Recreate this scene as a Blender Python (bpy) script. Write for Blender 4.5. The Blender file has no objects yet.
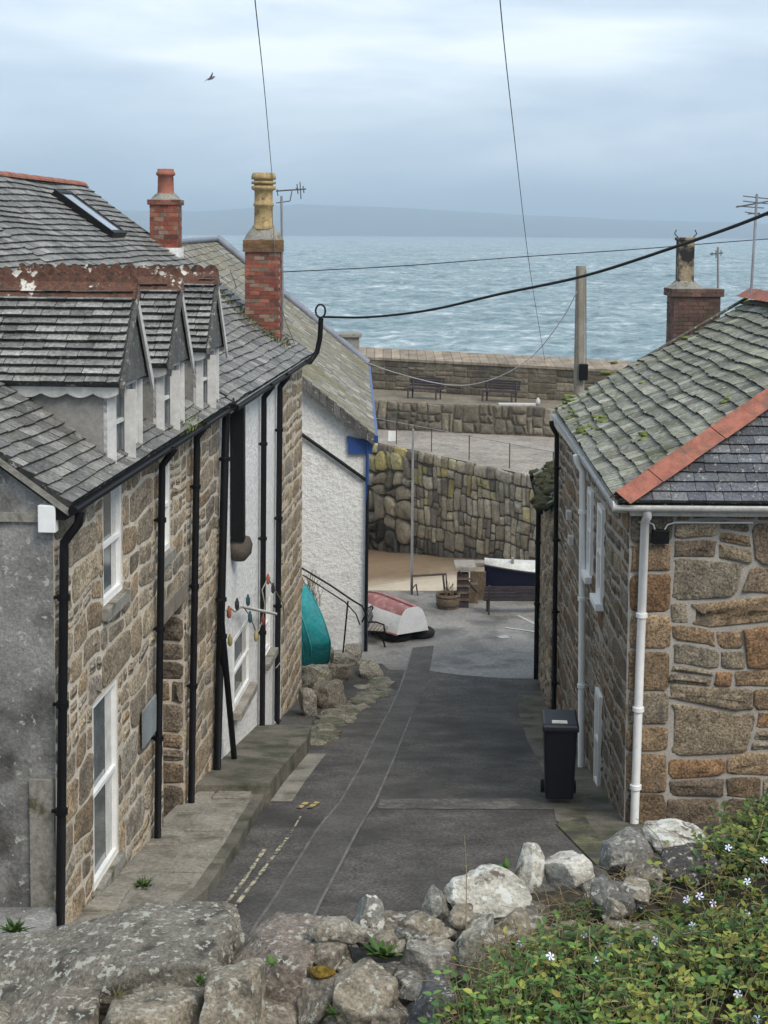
import bpy, math, random
from mathutils import Vector, Matrix, noise
random.seed(7)
R = math.radians
SC = bpy.context.scene
# ------------------------------------------------------------------ camera
CZ = 12.5; FP = 1500.0; PX0 = 384.0; PY0 = 352.0
CAM = Vector((0, 0, CZ))
ROT = Matrix.Rotation(R(90-4.5), 3, 'X') @ Matrix.Rotation(R(0.4), 3, 'Z')
cd = bpy.data.cameras.new('camera'); cam = bpy.data.objects.new('camera', cd)
SC.collection.objects.link(cam); SC.camera = cam
cam.matrix_world = Matrix.Translation(CAM) @ ROT.to_4x4()
cd.sensor_width = 36; cd.lens = 36*FP/1024; cd.shift_y = -(512-PY0)/1024
cd.clip_start = 0.1; cd.clip_end = 60000
# ------------------------------------------------------------------ world, sun, exposure
SUN_EL, SUN_AZ = 48, 143      # degrees; azimuth clockwise from +Y: light comes from behind the viewer
W = bpy.data.worlds.new('World'); SC.world = W; W.use_nodes = True
nt = W.node_tree; nt.nodes.clear()
def N(tree, t, **kw):
    n = tree.nodes.new(t)
    for k, v in kw.items():
        if k.startswith('i_'):
            key = k[2:]
            key = int(key) if key.isdigit() else key.replace('_', ' ')
            n.inputs[key].default_value = v
        else: setattr(n, k, v)
    return n
def ramp(tree, fac, stops, interp='LINEAR'):
    r = tree.nodes.new('ShaderNodeValToRGB'); r.color_ramp.interpolation = interp
    e = r.color_ramp.elements
    while len(e) < len(stops): e.new(0.5)
    for q, (p, c) in zip(e, stops):
        q.position = p; q.color = (c, c, c, 1) if isinstance(c, (int, float)) else (*c, 1)
    tree.links.new(fac, r.inputs['Fac']); return r.outputs['Color']
sky = N(nt, 'ShaderNodeTexSky', sky_type='NISHITA', sun_disc=False, sun_elevation=R(SUN_EL), sun_rotation=R(SUN_AZ))
sky.air_density = 1.0; sky.dust_density = 2.0
tc = N(nt, 'ShaderNodeTexCoord')
mp = N(nt, 'ShaderNodeMapping'); mp.inputs['Scale'].default_value = (1.5, 1.5, 7.5); mp.inputs['Location'].default_value = (3.3, 1.2, 0.35)
nt.links.new(tc.outputs['Generated'], mp.inputs['Vector'])
n1 = N(nt, 'ShaderNodeTexNoise', i_Scale=2.1, i_Detail=7.0, i_Roughness=0.52, i_Distortion=0.25)
nt.links.new(mp.outputs['Vector'], n1.inputs['Vector'])
cl = ramp(nt, n1.outputs['Fac'], [(0.32, (2.75, 3.4, 4.2)), (0.45, (3.5, 4.2, 4.95)), (0.55, (4.4, 5.05, 5.7)), (0.66, (5.9, 6.3, 6.7))])
mx = N(nt, 'ShaderNodeMix', data_type='RGBA'); mx.inputs['Factor'].default_value = 0.9
nt.links.new(sky.outputs['Color'], mx.inputs['A']); nt.links.new(cl, mx.inputs['B'])
bg = N(nt, 'ShaderNodeBackground', i_Strength=0.10); wo = N(nt, 'ShaderNodeOutputWorld')
nt.links.new(mx.outputs['Result'], bg.inputs['Color']); nt.links.new(bg.outputs['Background'], wo.inputs['Surface'])
sd = bpy.data.lights.new('sun', 'SUN'); sd.energy = 1.5; sd.angle = R(28); sd.color = (1.0, 0.91, 0.80)
so = bpy.data.objects.new('sun', sd); SC.collection.objects.link(so)
az = R(SUN_AZ); el = R(SUN_EL)
sdir = Vector((math.sin(az)*math.cos(el), math.cos(az)*math.cos(el), math.sin(el)))
so.rotation_euler = sdir.to_track_quat('Z', 'Y').to_euler(); so.location = (0, -5, 40)
SC.view_settings.view_transform = 'Standard'; SC.view_settings.look = 'None'
SC.view_settings.exposure = 1.0; SC.view_settings.gamma = 1.0
# ------------------------------------------------------------------ helpers: points
def ray(px, py):
    return (ROT @ Vector(((px-PX0)/FP, -(py-PY0)/FP, -1))).normalized()
def P(px, py, Y):
    d = ray(px, py); return CAM + d*(Y/d.y)
def Pz(px, py, z):
    d = ray(px, py); return CAM + d*((z-CZ)/d.z)
def Z(drop): return CZ-drop
def lerp(a, b, t): return a+(b-a)*t
def prof(Y):
    pts = [(4, 5.1), (15, 7.42), (21, 8.42), (28, 9.65), (32, 10.4), (35, 10.8), (38, 10.98), (42, 11.03), (46, 11.12), (70, 11.12)]
    if Y <= pts[0][0]: return Z(pts[0][1])
    for (a, b), (c, d) in zip(pts, pts[1:]):
        if Y <= c: return Z(lerp(b, d, (Y-a)/(c-a)))
    return Z(pts[-1][1])
def Pr(px, py, dz=0.0):
    "point of the road surface seen at a pixel"
    d = ray(px, py); lo, hi = 6.0, 60.0
    for _ in range(50):
        m = (lo+hi)/2; p = CAM+d*(m/d.y)
        if p.z > prof(p.y)+dz: lo = m
        else: hi = m
    p = CAM+d*(lo/d.y); return p
class Frame:
    def __init__(s, O, D):
        s.O = Vector((O[0], O[1], 0)); s.u = Vector((D[0], D[1], 0)).normalized()
        s.n = Vector((s.u.y, -s.u.x, 0))
    def w(s, a, o, z): p = s.O+s.u*a+s.n*o; return Vector((p.x, p.y, z))
    def hit(s, px, py, o=0):
        d = ray(px, py); p0 = s.O+s.n*o
        t = (p0-CAM).dot(s.n)/d.dot(s.n); p = CAM+d*t
        return (p-s.O).dot(s.u), p.z
def nz(p, sc=1.0, seed=0.0):
    return noise.noise(Vector((p[0]*sc+seed, p[1]*sc-seed*0.7, p[2]*sc+seed*1.3)))
# ------------------------------------------------------------------ helpers: meshes
class MB:
    def __init__(s): s.v = []; s.f = []; s.c = []; s.sm = []
    def face(s, pts, col=(.5, .5, .5), smooth=False):
        b = len(s.v); s.v += [tuple(p) for p in pts]; s.f.append(list(range(b, b+len(pts)))); s.c.append(col); s.sm.append(smooth)
    def mesh(s, V, F, col=(.5, .5, .5), smooth=True):
        b = len(s.v); s.v += [tuple(p) for p in V]
        for q in F: s.f.append([b+i for i in q]); s.c.append(col); s.sm.append(smooth)
    def box8(s, c8, col=(.5, .5, .5)):
        s.mesh(c8, [(0, 3, 2, 1), (4, 5, 6, 7), (0, 1, 5, 4), (1, 2, 6, 5), (2, 3, 7, 6), (3, 0, 4, 7)], col, False)
    def box(s, x0, x1, y0, y1, z0, z1, col=(.5, .5, .5)):
        s.box8([(x0, y0, z0), (x1, y0, z0), (x1, y1, z0), (x0, y1, z0), (x0, y0, z1), (x1, y0, z1), (x1, y1, z1), (x0, y1, z1)], col)
    def fbox(s, F, a0, a1, o0, o1, z0, z1, col=(.5, .5, .5)):
        w = F.w
        s.box8([w(a0, o0, z0), w(a1, o0, z0), w(a1, o1, z0), w(a0, o1, z0), w(a0, o0, z1), w(a1, o0, z1), w(a1, o1, z1), w(a0, o1, z1)], col)
    def tube(s, pts, r, n=8, col=(.5, .5, .5), cap=True):
        pts = [Vector(p) for p in pts]; k = len(pts); rr = r if isinstance(r, (list, tuple)) else [r]*k
        V = []; up = None
        for i, p in enumerate(pts):
            t = (pts[min(i+1, k-1)]-pts[max(i-1, 0)]).normalized()
            if up is None: up = Vector((0, 0, 1)) if abs(t.z) < .9 else Vector((1, 0, 0))
            a = t.cross(up); a = a.normalized() if a.length > 1e-6 else t.orthogonal().normalized()
            b = a.cross(t).normalized(); up = b
            for j in range(n):
                g = 2*math.pi*j/n; V.append(p+a*(math.cos(g)*rr[i])+b*(math.sin(g)*rr[i]))
        Fc = []
        for i in range(k-1):
            for j in range(n):
                j2 = (j+1) % n; Fc.append((i*n+j, i*n+j2, (i+1)*n+j2, (i+1)*n+j))
        s.mesh(V, Fc, col, True)
        if cap: s.face([V[j] for j in range(n)][::-1], col); s.face([V[(k-1)*n+j] for j in range(n)], col)
    def lathe(s, c, prof_, n=20, col=(.5, .5, .5), sx=1, sy=1):
        V = []; k = len(prof_)
        for (r, z) in prof_:
            for j in range(n):
                g = 2*math.pi*j/n; V.append((c[0]+r*math.cos(g)*sx, c[1]+r*math.sin(g)*sy, c[2]+z))
        Fc = [(i*n+j, i*n+(j+1) % n, (i+1)*n+(j+1) % n, (i+1)*n+j) for i in range(k-1) for j in range(n)]
        s.mesh(V, Fc, col, True)
        s.face(V[(k-1)*n:], col); s.face(V[:n][::-1], col)
def link(o): SC.collection.objects.link(o); return o
GROUPS = {'park_bench': 'benches on the pier and quay', 'overhead_wire': 'thin overhead wires', 'television_aerial': 'television aerials', 'tyre': 'tyres under the dinghy', 'wall_plant': 'small plants in the foreground wall', 'weed': 'weeds by the grey gable'}
def build(name, mb, mat, parent=None, local=False, bevel=0, **props):
    me = bpy.data.meshes.new(name); me.from_pydata(mb.v, [], mb.f)
    at = me.attributes.new('tone', 'FLOAT_COLOR', 'FACE')
    flat = []
    for c in mb.c: flat += [c[0], c[1], c[2], 1.0]
    at.data.foreach_set('color', flat)
    me.polygons.foreach_set('use_smooth', mb.sm)
    me.materials.append(mat); me.update()
    o = link(bpy.data.objects.new(name, me))
    if parent:
        o.parent = parent
        if not local:
            q = parent; T = Vector((0, 0, 0))
            while q: T += q.location; q = q.parent
            if parent.parent is None: o.matrix_parent_inverse = Matrix.Translation(-parent.location)
    if bevel:
        m = o.modifiers.new('bevel', 'BEVEL'); m.width = bevel; m.segments = 2; m.limit_method = 'ANGLE'
    for k, v in props.items(): o[k] = v
    return o
def tag(o, label=None, cat=None, group=None, kind=None):
    if label: o['label'] = label
    if cat: o['category'] = cat
    if group: o['group'] = group
    if kind: o['kind'] = kind
    return o
def empty(name, loc, label, cat, group=None, rz=0):
    o = link(bpy.data.objects.new(name, None)); o.location = loc; o.rotation_euler = (0, 0, rz); o.empty_display_size = .3
    return tag(o, label, cat, group)
def copy_tree(o, parent=None):
    c = o.copy(); link(c)
    if parent: c.parent = parent
    for ch in list(o.children): copy_tree(ch, c)
    return c
# ------------------------------------------------------------------ materials
def mat(name, base=None, attr=False, var=0.25, vscale=3.0, fine=40.0, finevar=0.2, rough=0.85, bump=0.3, bdist=0.02,
        stain=None, stain_scale=0.8, stain_lo=0.5, stain_hi=0.65, lichen=None, lichen_scale=6.0, lichen_lo=.62, metal=0, spec=0.3, coat=0):
    m = bpy.data.materials.new(name); m.use_nodes = True; t = m.node_tree; L = t.links.new
    b = t.nodes['Principled BSDF']; b.inputs['Roughness'].default_value = rough; b.inputs['Metallic'].default_value = metal
    b.inputs['Specular IOR Level'].default_value = spec; b.inputs['Coat Weight'].default_value = coat
    co = N(t, 'ShaderNodeTexCoord').outputs['Object']
    def nzn(sc, det=4, ro=.6):
        n = N(t, 'ShaderNodeTexNoise', i_Scale=sc, i_Detail=float(det), i_Roughness=ro); L(co, n.inputs['Vector']); return n.outputs['Fac']
    if attr: c = N(t, 'ShaderNodeAttribute', attribute_name='tone').outputs['Color']
    else:
        r = N(t, 'ShaderNodeRGB'); r.outputs[0].default_value = (*base, 1); c = r.outputs[0]
    def mul(c, f):
        x = N(t, 'ShaderNodeMix', data_type='RGBA', blend_type='MULTIPLY'); x.inputs['Factor'].default_value = 1
        L(c, x.inputs['A']); L(f, x.inputs['B']); return x.outputs['Result']
    c = mul(c, ramp(t, nzn(vscale), [(0.3, 1-var), (0.7, 1+var)]))
    c = mul(c, ramp(t, nzn(fine, 3, .7), [(0.32, 1-finevar), (0.68, 1+finevar)]))
    for col, sc, lo, hi in ([(stain, stain_scale, stain_lo, stain_hi)] if stain else [])+([(lichen, lichen_scale, lichen_lo, lichen_lo+.04)] if lichen else []):
        x = N(t, 'ShaderNodeMix', data_type='RGBA'); L(c, x.inputs['A']); x.inputs['B'].default_value = (*col, 1)
        L(ramp(t, nzn(sc, 6, .62), [(lo, 0.0), (hi, 1.0)]), x.inputs['Factor']); c = x.outputs['Result']
    L(c, b.inputs['Base Color'])
    if bump:
        bp = N(t, 'ShaderNodeBump', i_Strength=bump, i_Distance=bdist)
        L(nzn(fine*.6, 6, .7), bp.inputs['Height']); L(bp.outputs['Normal'], b.inputs['Normal'])
    return m
M = {}
M['granite'] = mat('granite', attr=True, var=.36, vscale=5, fine=30, finevar=.72, bump=1.0, bdist=.03, stain=(.10, .09, .075), stain_scale=2.2, stain_lo=.55, stain_hi=.75)
M['mortar_tan'] = mat('mortar_tan', (.52, .465, .375), var=.25, vscale=2, fine=30, finevar=.2, bump=.6)
M['mortar_grey'] = mat('mortar_grey', (.34, .32, .285), var=.2, vscale=2, fine=40, finevar=.22, bump=.6)
M['mortar_dark'] = mat('mortar_dark', (.07, .065, .055), var=.3, vscale=2, bump=.6)
M['quay_stone'] = mat('quay_stone', attr=True, var=.35, vscale=1.3, fine=9, finevar=.3, bump=.7, bdist=.05)
M['slate'] = mat('slate', attr=True, var=.28, vscale=2.5, fine=26, finevar=.5, lichen=(.30, .30, .27), lichen_scale=14, lichen_lo=.6, rough=.6, bump=.5, bdist=.01, spec=.4)
M['slate_mossy'] = mat('slate_mossy', attr=True, var=.25, vscale=1.6, fine=14, finevar=.45, rough=.9, bump=.9, bdist=.03, stain=(.085, .095, .045), stain_scale=1.1, stain_lo=.5, stain_hi=.7, lichen=(.38, .38, .33), lichen_scale=9, lichen_lo=.6)
M['slate_pale'] = mat('slate_pale', attr=True, var=.3, vscale=1.0, fine=8, finevar=.35, rough=.9, bump=.7, stain=(.16, .145, .08), stain_scale=.5, stain_lo=.45, stain_hi=.65)
M['render_grey'] = mat('render_grey', (.225, .222, .212), var=.35, vscale=1.4, fine=30, finevar=.28, bump=.8, stain=(.07, .068, .062), stain_scale=1.5, stain_lo=.5, stain_hi=.68, lichen=(.40, .40, .38), lichen_scale=11, lichen_lo=.60)
M['cheek'] = mat('cheek', (.21, .205, .19), var=.25, vscale=1.5, fine=20, finevar=.15, bump=.4, stain=(.1, .095, .08), stain_scale=1.2)
M['white_wall'] = mat('white_wall', (.80, .81, .80), var=.08, vscale=1.2, fine=12, finevar=.14, bump=1.0, bdist=.06, stain=(.50, .49, .45), stain_scale=1.2, stain_lo=.56, stain_hi=.8)
M['white_paint'] = mat('white_paint', (.78, .79, .78), var=.05, fine=8, finevar=.05, rough=.4, bump=.05)
M['off_white'] = mat('off_white', (.52, .52, .49), var=.16, vscale=4, fine=15, finevar=.14, rough=.7, bump=.1)
M['board_white'] = mat('board_white', (.6, .6, .585), var=.12, vscale=4, fine=15, finevar=.1, rough=.6, bump=.1)
M['black_paint'] = mat('black_paint', (.006, .006, .007), var=.2, rough=.5, bump=.05, spec=.2)
M['black_cable'] = mat('black_cable', (.01, .01, .012), rough=.6, bump=0)
M['grey_wire'] = mat('grey_wire', (.12, .12, .12), rough=.6, bump=0)
M['glass'] = mat('glass', (.10, .115, .12), var=.35, vscale=2, fine=3, finevar=.2, rough=.08, bump=0, spec=.8)
M['brick'] = mat('brick', attr=True, var=.25, vscale=6, fine=30, finevar=.3, bump=.6, stain=(.06, .055, .04), stain_scale=3, stain_lo=.54, stain_hi=.72)
M['terracotta'] = mat('terracotta', (.30, .115, .08), var=.25, vscale=5, fine=30, finevar=.15, bump=.3, stain=(.15, .10, .075), stain_scale=6, stain_lo=.5, stain_hi=.7)
M['ridge_old'] = mat('ridge_old', (.125, .062, .042), var=.45, vscale=7, fine=30, finevar=.3, bump=.8, stain=(.045, .035, .03), stain_scale=7, stain_lo=.52, stain_hi=.62, lichen=(.60, .58, .52), lichen_scale=5, lichen_lo=.59)
M['buff'] = mat('buff', (.36, .265, .13), var=.25, vscale=8, fine=30, finevar=.2, bump=.3, stain=(.09, .075, .045), stain_scale=6, stain_lo=.52, stain_hi=.68)
M['cement'] = mat('cement', (.26, .25, .22), var=.25, vscale=4, fine=20, finevar=.25, bump=.6, stain=(.09, .085, .05), stain_scale=4)
M['asphalt'] = mat('asphalt', (.083, .077, .070), var=.42, vscale=1.6, fine=24, finevar=.6, rough=.8, bump=.7, bdist=.01, stain=(.035, .034, .033), stain_scale=.55, stain_lo=.46, stain_hi=.7)
M['asphalt_patch'] = mat('asphalt_patch', (.085, .081, .076), var=.3, vscale=1.3, fine=20, finevar=.35, bump=.4, bdist=.005)
M['seam'] = mat('seam', (.135, .13, .125), var=.4, vscale=3, rough=.7, bump=.2)
M['quay_tarmac'] = mat('quay_tarmac', (.235, .225, .21), var=.25, vscale=.5, fine=14, finevar=.3, bump=.4, bdist=.01, stain=(.12, .117, .11), stain_scale=.7, stain_lo=.48, stain_hi=.62)
M['pavement'] = mat('pavement', (.14, .128, .104), var=.3, vscale=1.2, fine=30, finevar=.3, bump=.6, stain=(.055, .058, .035), stain_scale=1.3, stain_lo=.46, stain_hi=.62)
M['pavement_pale'] = mat('pavement_pale', (.25, .235, .2), var=.25, vscale=2, fine=30, finevar=.25, bump=.5, stain=(.11, .105, .07), stain_scale=1.5)
M['flag'] = mat('flag', attr=True, var=.25, vscale=2, fine=18, finevar=.35, bump=.6, stain=(.08, .078, .05), stain_scale=1.6, stain_lo=.5, stain_hi=.68)
M['moss'] = mat('moss', (.14, .17, .045), var=.4, vscale=5, fine=40, finevar=.4, bump=1)
M['yellow'] = mat('yellow', (.46, .43, .29), var=.25, vscale=6, fine=50, finevar=.3, bump=.2, stain=(.09, .085, .08), stain_scale=7, stain_lo=.46, stain_hi=.56)
M['yellow_new'] = mat('yellow_new', (.42, .33, .13), var=.25, fine=50, bump=.2, stain=(.09, .085, .08), stain_scale=9, stain_lo=.48, stain_hi=.56)
M['white_line'] = mat('white_line', (.5, .5, .48), var=.25, fine=30, bump=.2)
M['sand'] = mat('sand', (.35, .25, .15), var=.18, vscale=.35, fine=6, finevar=.1, bump=.3, stain=(.55, .45, .33), stain_scale=.18, stain_lo=.42, stain_hi=.6)
M['earth'] = mat('earth', (.055, .045, .032), var=.4, vscale=6, fine=40, finevar=.4, bump=1)
M['wood_pole'] = mat('wood_pole', (.26, .235, .19), var=.2, vscale=3, fine=30, finevar=.2, bump=.4)
M['wood_dark'] = mat('wood_dark', (.045, .035, .04), var=.3, vscale=5, fine=20, rough=.6, bump=.3)
M['wood'] = mat('wood', (.12, .09, .06), var=.35, vscale=5, fine=20, bump=.4)
M['wood_pale'] = mat('wood_pale', (.27, .25, .215), var=.3, vscale=3, fine=20, bump=.3)
M['blue'] = mat('blue', (.03, .075, .24), var=.15, rough=.4, bump=.1)
M['lead'] = mat('lead', (.19, .21, .25), var=.2, rough=.6, bump=.2)
M['hull_white'] = mat('hull_white', (.72, .73, .73), var=.08, rough=.4, bump=0, spec=.4, stain=(.42, .40, .36), stain_scale=3, stain_lo=.58, stain_hi=.74)
M['hull_red'] = mat('hull_red', (.30, .13, .125), var=.2, rough=.5, bump=.05, stain=(.42, .27, .26), stain_scale=4, stain_lo=.52, stain_hi=.66)
M['hull_teal'] = mat('hull_teal', (.02, .27, .30), var=.2, vscale=3, fine=12, finevar=.15, rough=.45, bump=.1, spec=.35, stain=(.10, .26, .27), stain_scale=3, stain_lo=.55, stain_hi=.7)
M['hull_navy'] = mat('hull_navy', (.012, .015, .04), var=.1, rough=.3, bump=0)
M['rubber'] = mat('rubber', (.012, .012, .012), rough=.8, bump=.2)
M['bin'] = mat('bin', (.007, .008, .014), var=.15, rough=.42, bump=.1, spec=.4)
M['galv'] = mat('galv', (.33, .34, .35), var=.2, rough=.45, bump=.05, metal=.6)
M['rust_metal'] = mat('rust_metal', (.06, .05, .045), var=.3, rough=.7, bump=.2)
M['twig'] = mat('twig', (.24, .19, .11), var=.3, rough=.8, bump=0)
M['fieldstone'] = mat('fieldstone', attr=True, var=.35, vscale=14, fine=90, finevar=.45, bump=1.0, bdist=.012, stain=(.06, .055, .045), stain_scale=9, stain_lo=.56, stain_hi=.66, lichen=(.40, .395, .34), lichen_scale=38, lichen_lo=.565)
M['fieldstone_white'] = mat('fieldstone_white', attr=True, var=.3, vscale=12, fine=90, finevar=.35, bump=1.0, bdist=.012, stain=(.12, .10, .075), stain_scale=15, stain_lo=.54, stain_hi=.62, lichen=(.60, .60, .55), lichen_scale=20, lichen_lo=.54)
M['flower'] = mat('flower', (.66, .68, .86), var=.05, bump=0, rough=.6)
def leaf_mat(name):
    m = bpy.data.materials.new(name); m.use_nodes = True; t = m.node_tree; b = t.nodes['Principled BSDF']
    a = N(t, 'ShaderNodeAttribute', attribute_name='tone'); t.links.new(a.outputs['Color'], b.inputs['Base Color'])
    b.inputs['Roughness'].default_value = .5; b.inputs['Specular IOR Level'].default_value = .3
    tr = N(t, 'ShaderNodeBsdfTranslucent'); t.links.new(a.outputs['Color'], tr.inputs['Color'])
    ms = N(t, 'ShaderNodeMixShader', i_Fac=.25); t.links.new(b.outputs[0], ms.inputs[1]); t.links.new(tr.outputs[0], ms.inputs[2])
    t.links.new(ms.outputs[0], t.nodes['Material Output'].inputs['Surface']); return m
M['leaf'] = leaf_mat('leaf')
def sea_mat():
    m = bpy.data.materials.new('sea_water'); m.use_nodes = True; t = m.node_tree; b = t.nodes['Principled BSDF']; L = t.links.new
    co = N(t, 'ShaderNodeTexCoord').outputs['Object']
    h = None
    for sc, sx, w in ((.012, 1.0, .45), (.05, .9, .6), (.22, .7, 1.2), (.8, .8, 1.0)):
        mpn = N(t, 'ShaderNodeMapping'); mpn.inputs['Scale'].default_value = (sc*sx, sc, sc); mpn.inputs['Rotation'].default_value = (0, 0, .2)
        L(co, mpn.inputs['Vector'])
        n = N(t, 'ShaderNodeTexNoise', i_Scale=1.0, i_Detail=5.0, i_Roughness=.65, i_Distortion=.5); L(mpn.outputs[0], n.inputs['Vector'])
        mm = N(t, 'ShaderNodeMath', operation='MULTIPLY'); L(n.outputs['Fac'], mm.inputs[0]); mm.inputs[1].default_value = w
        if h is None: h = mm.outputs[0]
        else:
            ad = N(t, 'ShaderNodeMath', operation='ADD'); L(h, ad.inputs[0]); L(mm.outputs[0], ad.inputs[1]); h = ad.outputs[0]
    bp = N(t, 'ShaderNodeBump', i_Strength=1.0, i_Distance=.8); L(h, bp.inputs['Height']); L(bp.outputs[0], b.inputs['Normal'])
    c = ramp(t, h, [(.40*3.25/3.25, (.075, .16, .175)), (.95, (.30, .42, .43))])
    mr = N(t, 'ShaderNodeMapRange'); L(h, mr.inputs['Value']); mr.inputs['From Min'].default_value = 1.3; mr.inputs['From Max'].default_value = 1.95
    c = ramp(t, mr.outputs[0], [(.0, (.085, .15, .17)), (.5, (.20, .29, .315)), (.86, (.40, .48, .50)), (1, (.6, .66, .67))])
    L(c, b.inputs['Base Color']); b.inputs['Roughness'].default_value = .28; b.inputs['IOR'].default_value = 1.33
    b.inputs['Specular IOR Level'].default_value = .35
    return m
M['sea'] = sea_mat()
M['hill'] = mat('hill', (.06, .075, .04), var=.5, vscale=.004, fine=.02, finevar=.4, bump=0)
# ------------------------------------------------------------------ generic builders
def decompose(a0, a1, z0, z1, openings):
    cells = [(a0, a1, z0, z1)]
    for (b0, b1, y0, y1) in openings:
        out = []
        for (c0, c1, w0, w1) in cells:
            if b1 <= c0 or b0 >= c1 or y1 <= w0 or y0 >= w1: out.append((c0, c1, w0, w1)); continue
            if b0 > c0: out.append((c0, b0, w0, w1))
            if b1 < c1: out.append((b1, c1, w0, w1))
            m0, m1 = max(b0, c0), min(b1, c1)
            if y0 > w0: out.append((m0, m1, w0, y0))
            if y1 < w1: out.append((m0, m1, y1, w1))
        cells = out
    return cells
def wall_sheet(mb, F, a0, a1, z0, z1, openings=(), depth=.15, o=0.0):
    for (c0, c1, w0, w1) in decompose(a0, a1, z0, z1, openings):
        mb.face([F.w(c0, o, w0), F.w(c1, o, w0), F.w(c1, o, w1), F.w(c0, o, w1)])
    for (b0, b1, y0, y1) in openings:
        for (q0, q1) in (((b0, y0), (b1, y0)), ((b1, y0), (b1, y1)), ((b1, y1), (b0, y1)), ((b0, y1), (b0, y0))):
            mb.face([F.w(q0[0], o, q0[1]), F.w(q1[0], o, q1[1]), F.w(q1[0], o-depth, q1[1]), F.w(q0[0], o-depth, q0[1])])
def split(c, tw, th, rnd, out, depth=0):
    a0, a1, z0, z1 = c; w = a1-a0; h = z1-z0
    if (w < tw*rnd.uniform(.9, 1.9) and h < th*rnd.uniform(.9, 1.7)) or (w < tw*.5 and h < th*.5): out.append(c); return
    if w/tw > h/th*rnd.uniform(.8, 1.2):
        t = rnd.uniform(.32, .68); m = lerp(a0, a1, t); split((a0, m, z0, z1), tw, th, rnd, out); split((m, a1, z0, z1), tw, th, rnd, out)
    else:
        t = rnd.uniform(.34, .66); m = lerp(z0, z1, t); split((a0, a1, z0, m), tw, th, rnd, out); split((a0, a1, m, z1), tw, th, rnd, out)
def facing(mb, F, a0, a1, z0, z1, openings=(), tw=.5, th=.3, gap=.03, out=.03, pal=None, seed=1, warp=.04, top=None, o=0.0, rough=1.0, bulge=0.02, colfn=None, p=(4, 9), rows=0):
    rnd = random.Random(seed); cells = []
    if rows:
        zz = z0
        while zz < z1-.02:
            hh = th*rnd.uniform(.6, 1.5)
            if z1-zz-hh < th*.35: hh = z1-zz
            aa = a0-rnd.uniform(0, tw*.5)
            while aa < a1:
                ww = hh/th*tw*rnd.uniform(.5, 1.6)
                if a1-aa-ww < tw*.3: ww = a1-aa
                cell = (max(aa, a0), min(aa+ww, a1), zz, zz+hh)
                for cc_ in decompose(*cell, openings):
                    if rnd.random() < rows: split(cc_, tw*.55, th*.6, rnd, cells)
                    else: cells.append(cc_)
                aa += ww
            zz += hh
    else:
        for c in decompose(a0, a1, z0, z1, openings): split(c, tw, th, rnd, cells)
    def wp(a, z):
        q = (a*1.1, z*1.3, seed*3.1)
        k = 1.0
        for (b0, b1, y0, y1) in openings:
            if b0-.12 < a < b1+.12 and y0-.12 < z < y1+.12: k = 0.0
        return a+k*warp*1.6*noise.noise(Vector(q)), z+k*warp*2*noise.noise(Vector((q[0]+9, q[1], q[2]+4)))
    for (c0, c1, w0, w1) in cells:
        ca, cz = (c0+c1)/2, (w0+w1)/2; hw, hh = (c1-c0)/2-gap/2, (w1-w0)/2-gap/2
        if hw < .02 or hh < .02: continue
        if top and cz > top(ca): continue
        pw = rnd.uniform(*p); ho = out*rnd.uniform(.5, 1.3); sd = rnd.uniform(0, 99)
        n = 28; V = []
        tilt_a, tilt_z = rnd.uniform(-.02, .02)*rough, rnd.uniform(-.02, .02)*rough
        rings = [(0, -.02), (.006, ho*.55), (.022, ho*.9), (.07, ho*1.05), (.14, ho*1.1)]
        mm = min(hw, hh)
        for (ins, oo) in rings:
            ins = min(ins, mm*.8)
            for j in range(n):
                g = 2*math.pi*(j+.5)/n; cc, ss = math.cos(g), math.sin(g)
                x = math.copysign(abs(cc)**(2/pw), cc); y = math.copysign(abs(ss)**(2/pw), ss)
                jit = 1+rough*.10*noise.noise(Vector((cc*1.5+sd, ss*1.5, sd*.3)))+rough*.05*noise.noise(Vector((cc*4+sd, ss*4, sd)))
                a, z = wp(ca+x*(hw-ins)*jit, cz+y*(hh-ins)*jit)
                if top: z = min(z, top(a))
                ox = oo
                if oo > 0: ox += rough*.022*nz((a, z, sd), 5)+rough*.012*nz((a, z, sd), 13)+tilt_a*(x*hw)*4*.5+tilt_z*y*hh*2+bulge*(1 if ins > .05 else 0)*.5
                if oo > 0: ox = max(ox, oo*.45)
                V.append(F.w(a, o+ox, z))
        a, z = wp(ca, cz)
        if top: z = min(z, top(a))
        V.append(F.w(a, o+ho*1.1+bulge+rough*.02*nz((a, z, sd), 5), z))
        Fc = [(i*n+j, i*n+(j+1) % n, (i+1)*n+(j+1) % n, (i+1)*n+j) for i in range(len(rings)-1) for j in range(n)]
        k = len(rings)-1; Fc += [(k*n+j, k*n+(j+1) % n, (k+1)*n) for j in range(n)]
        col = colfn(ca, cz, rnd) if colfn else rnd.choice(pal)
        b = rnd.uniform(.72, 1.25); mb.mesh(V, Fc, tuple(x*b for x in col), True)
def clip(poly, e, ins):
    # clip polygon (list of 2D) against half plane  e=(a,b,c): a*x+b*y+c>=0
    out = []
    for i in range(len(poly)):
        p, q = poly[i], poly[(i+1) % len(poly)]
        dp, dq = e[0]*p[0]+e[1]*p[1]+e[2], e[0]*q[0]+e[1]*q[1]+e[2]
        if dp >= 0: out.append(p)
        if (dp >= 0) != (dq >= 0):
            t = dp/(dp-dq); out.append((p[0]+(q[0]-p[0])*t, p[1]+(q[1]-p[1])*t))
    return out
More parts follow.
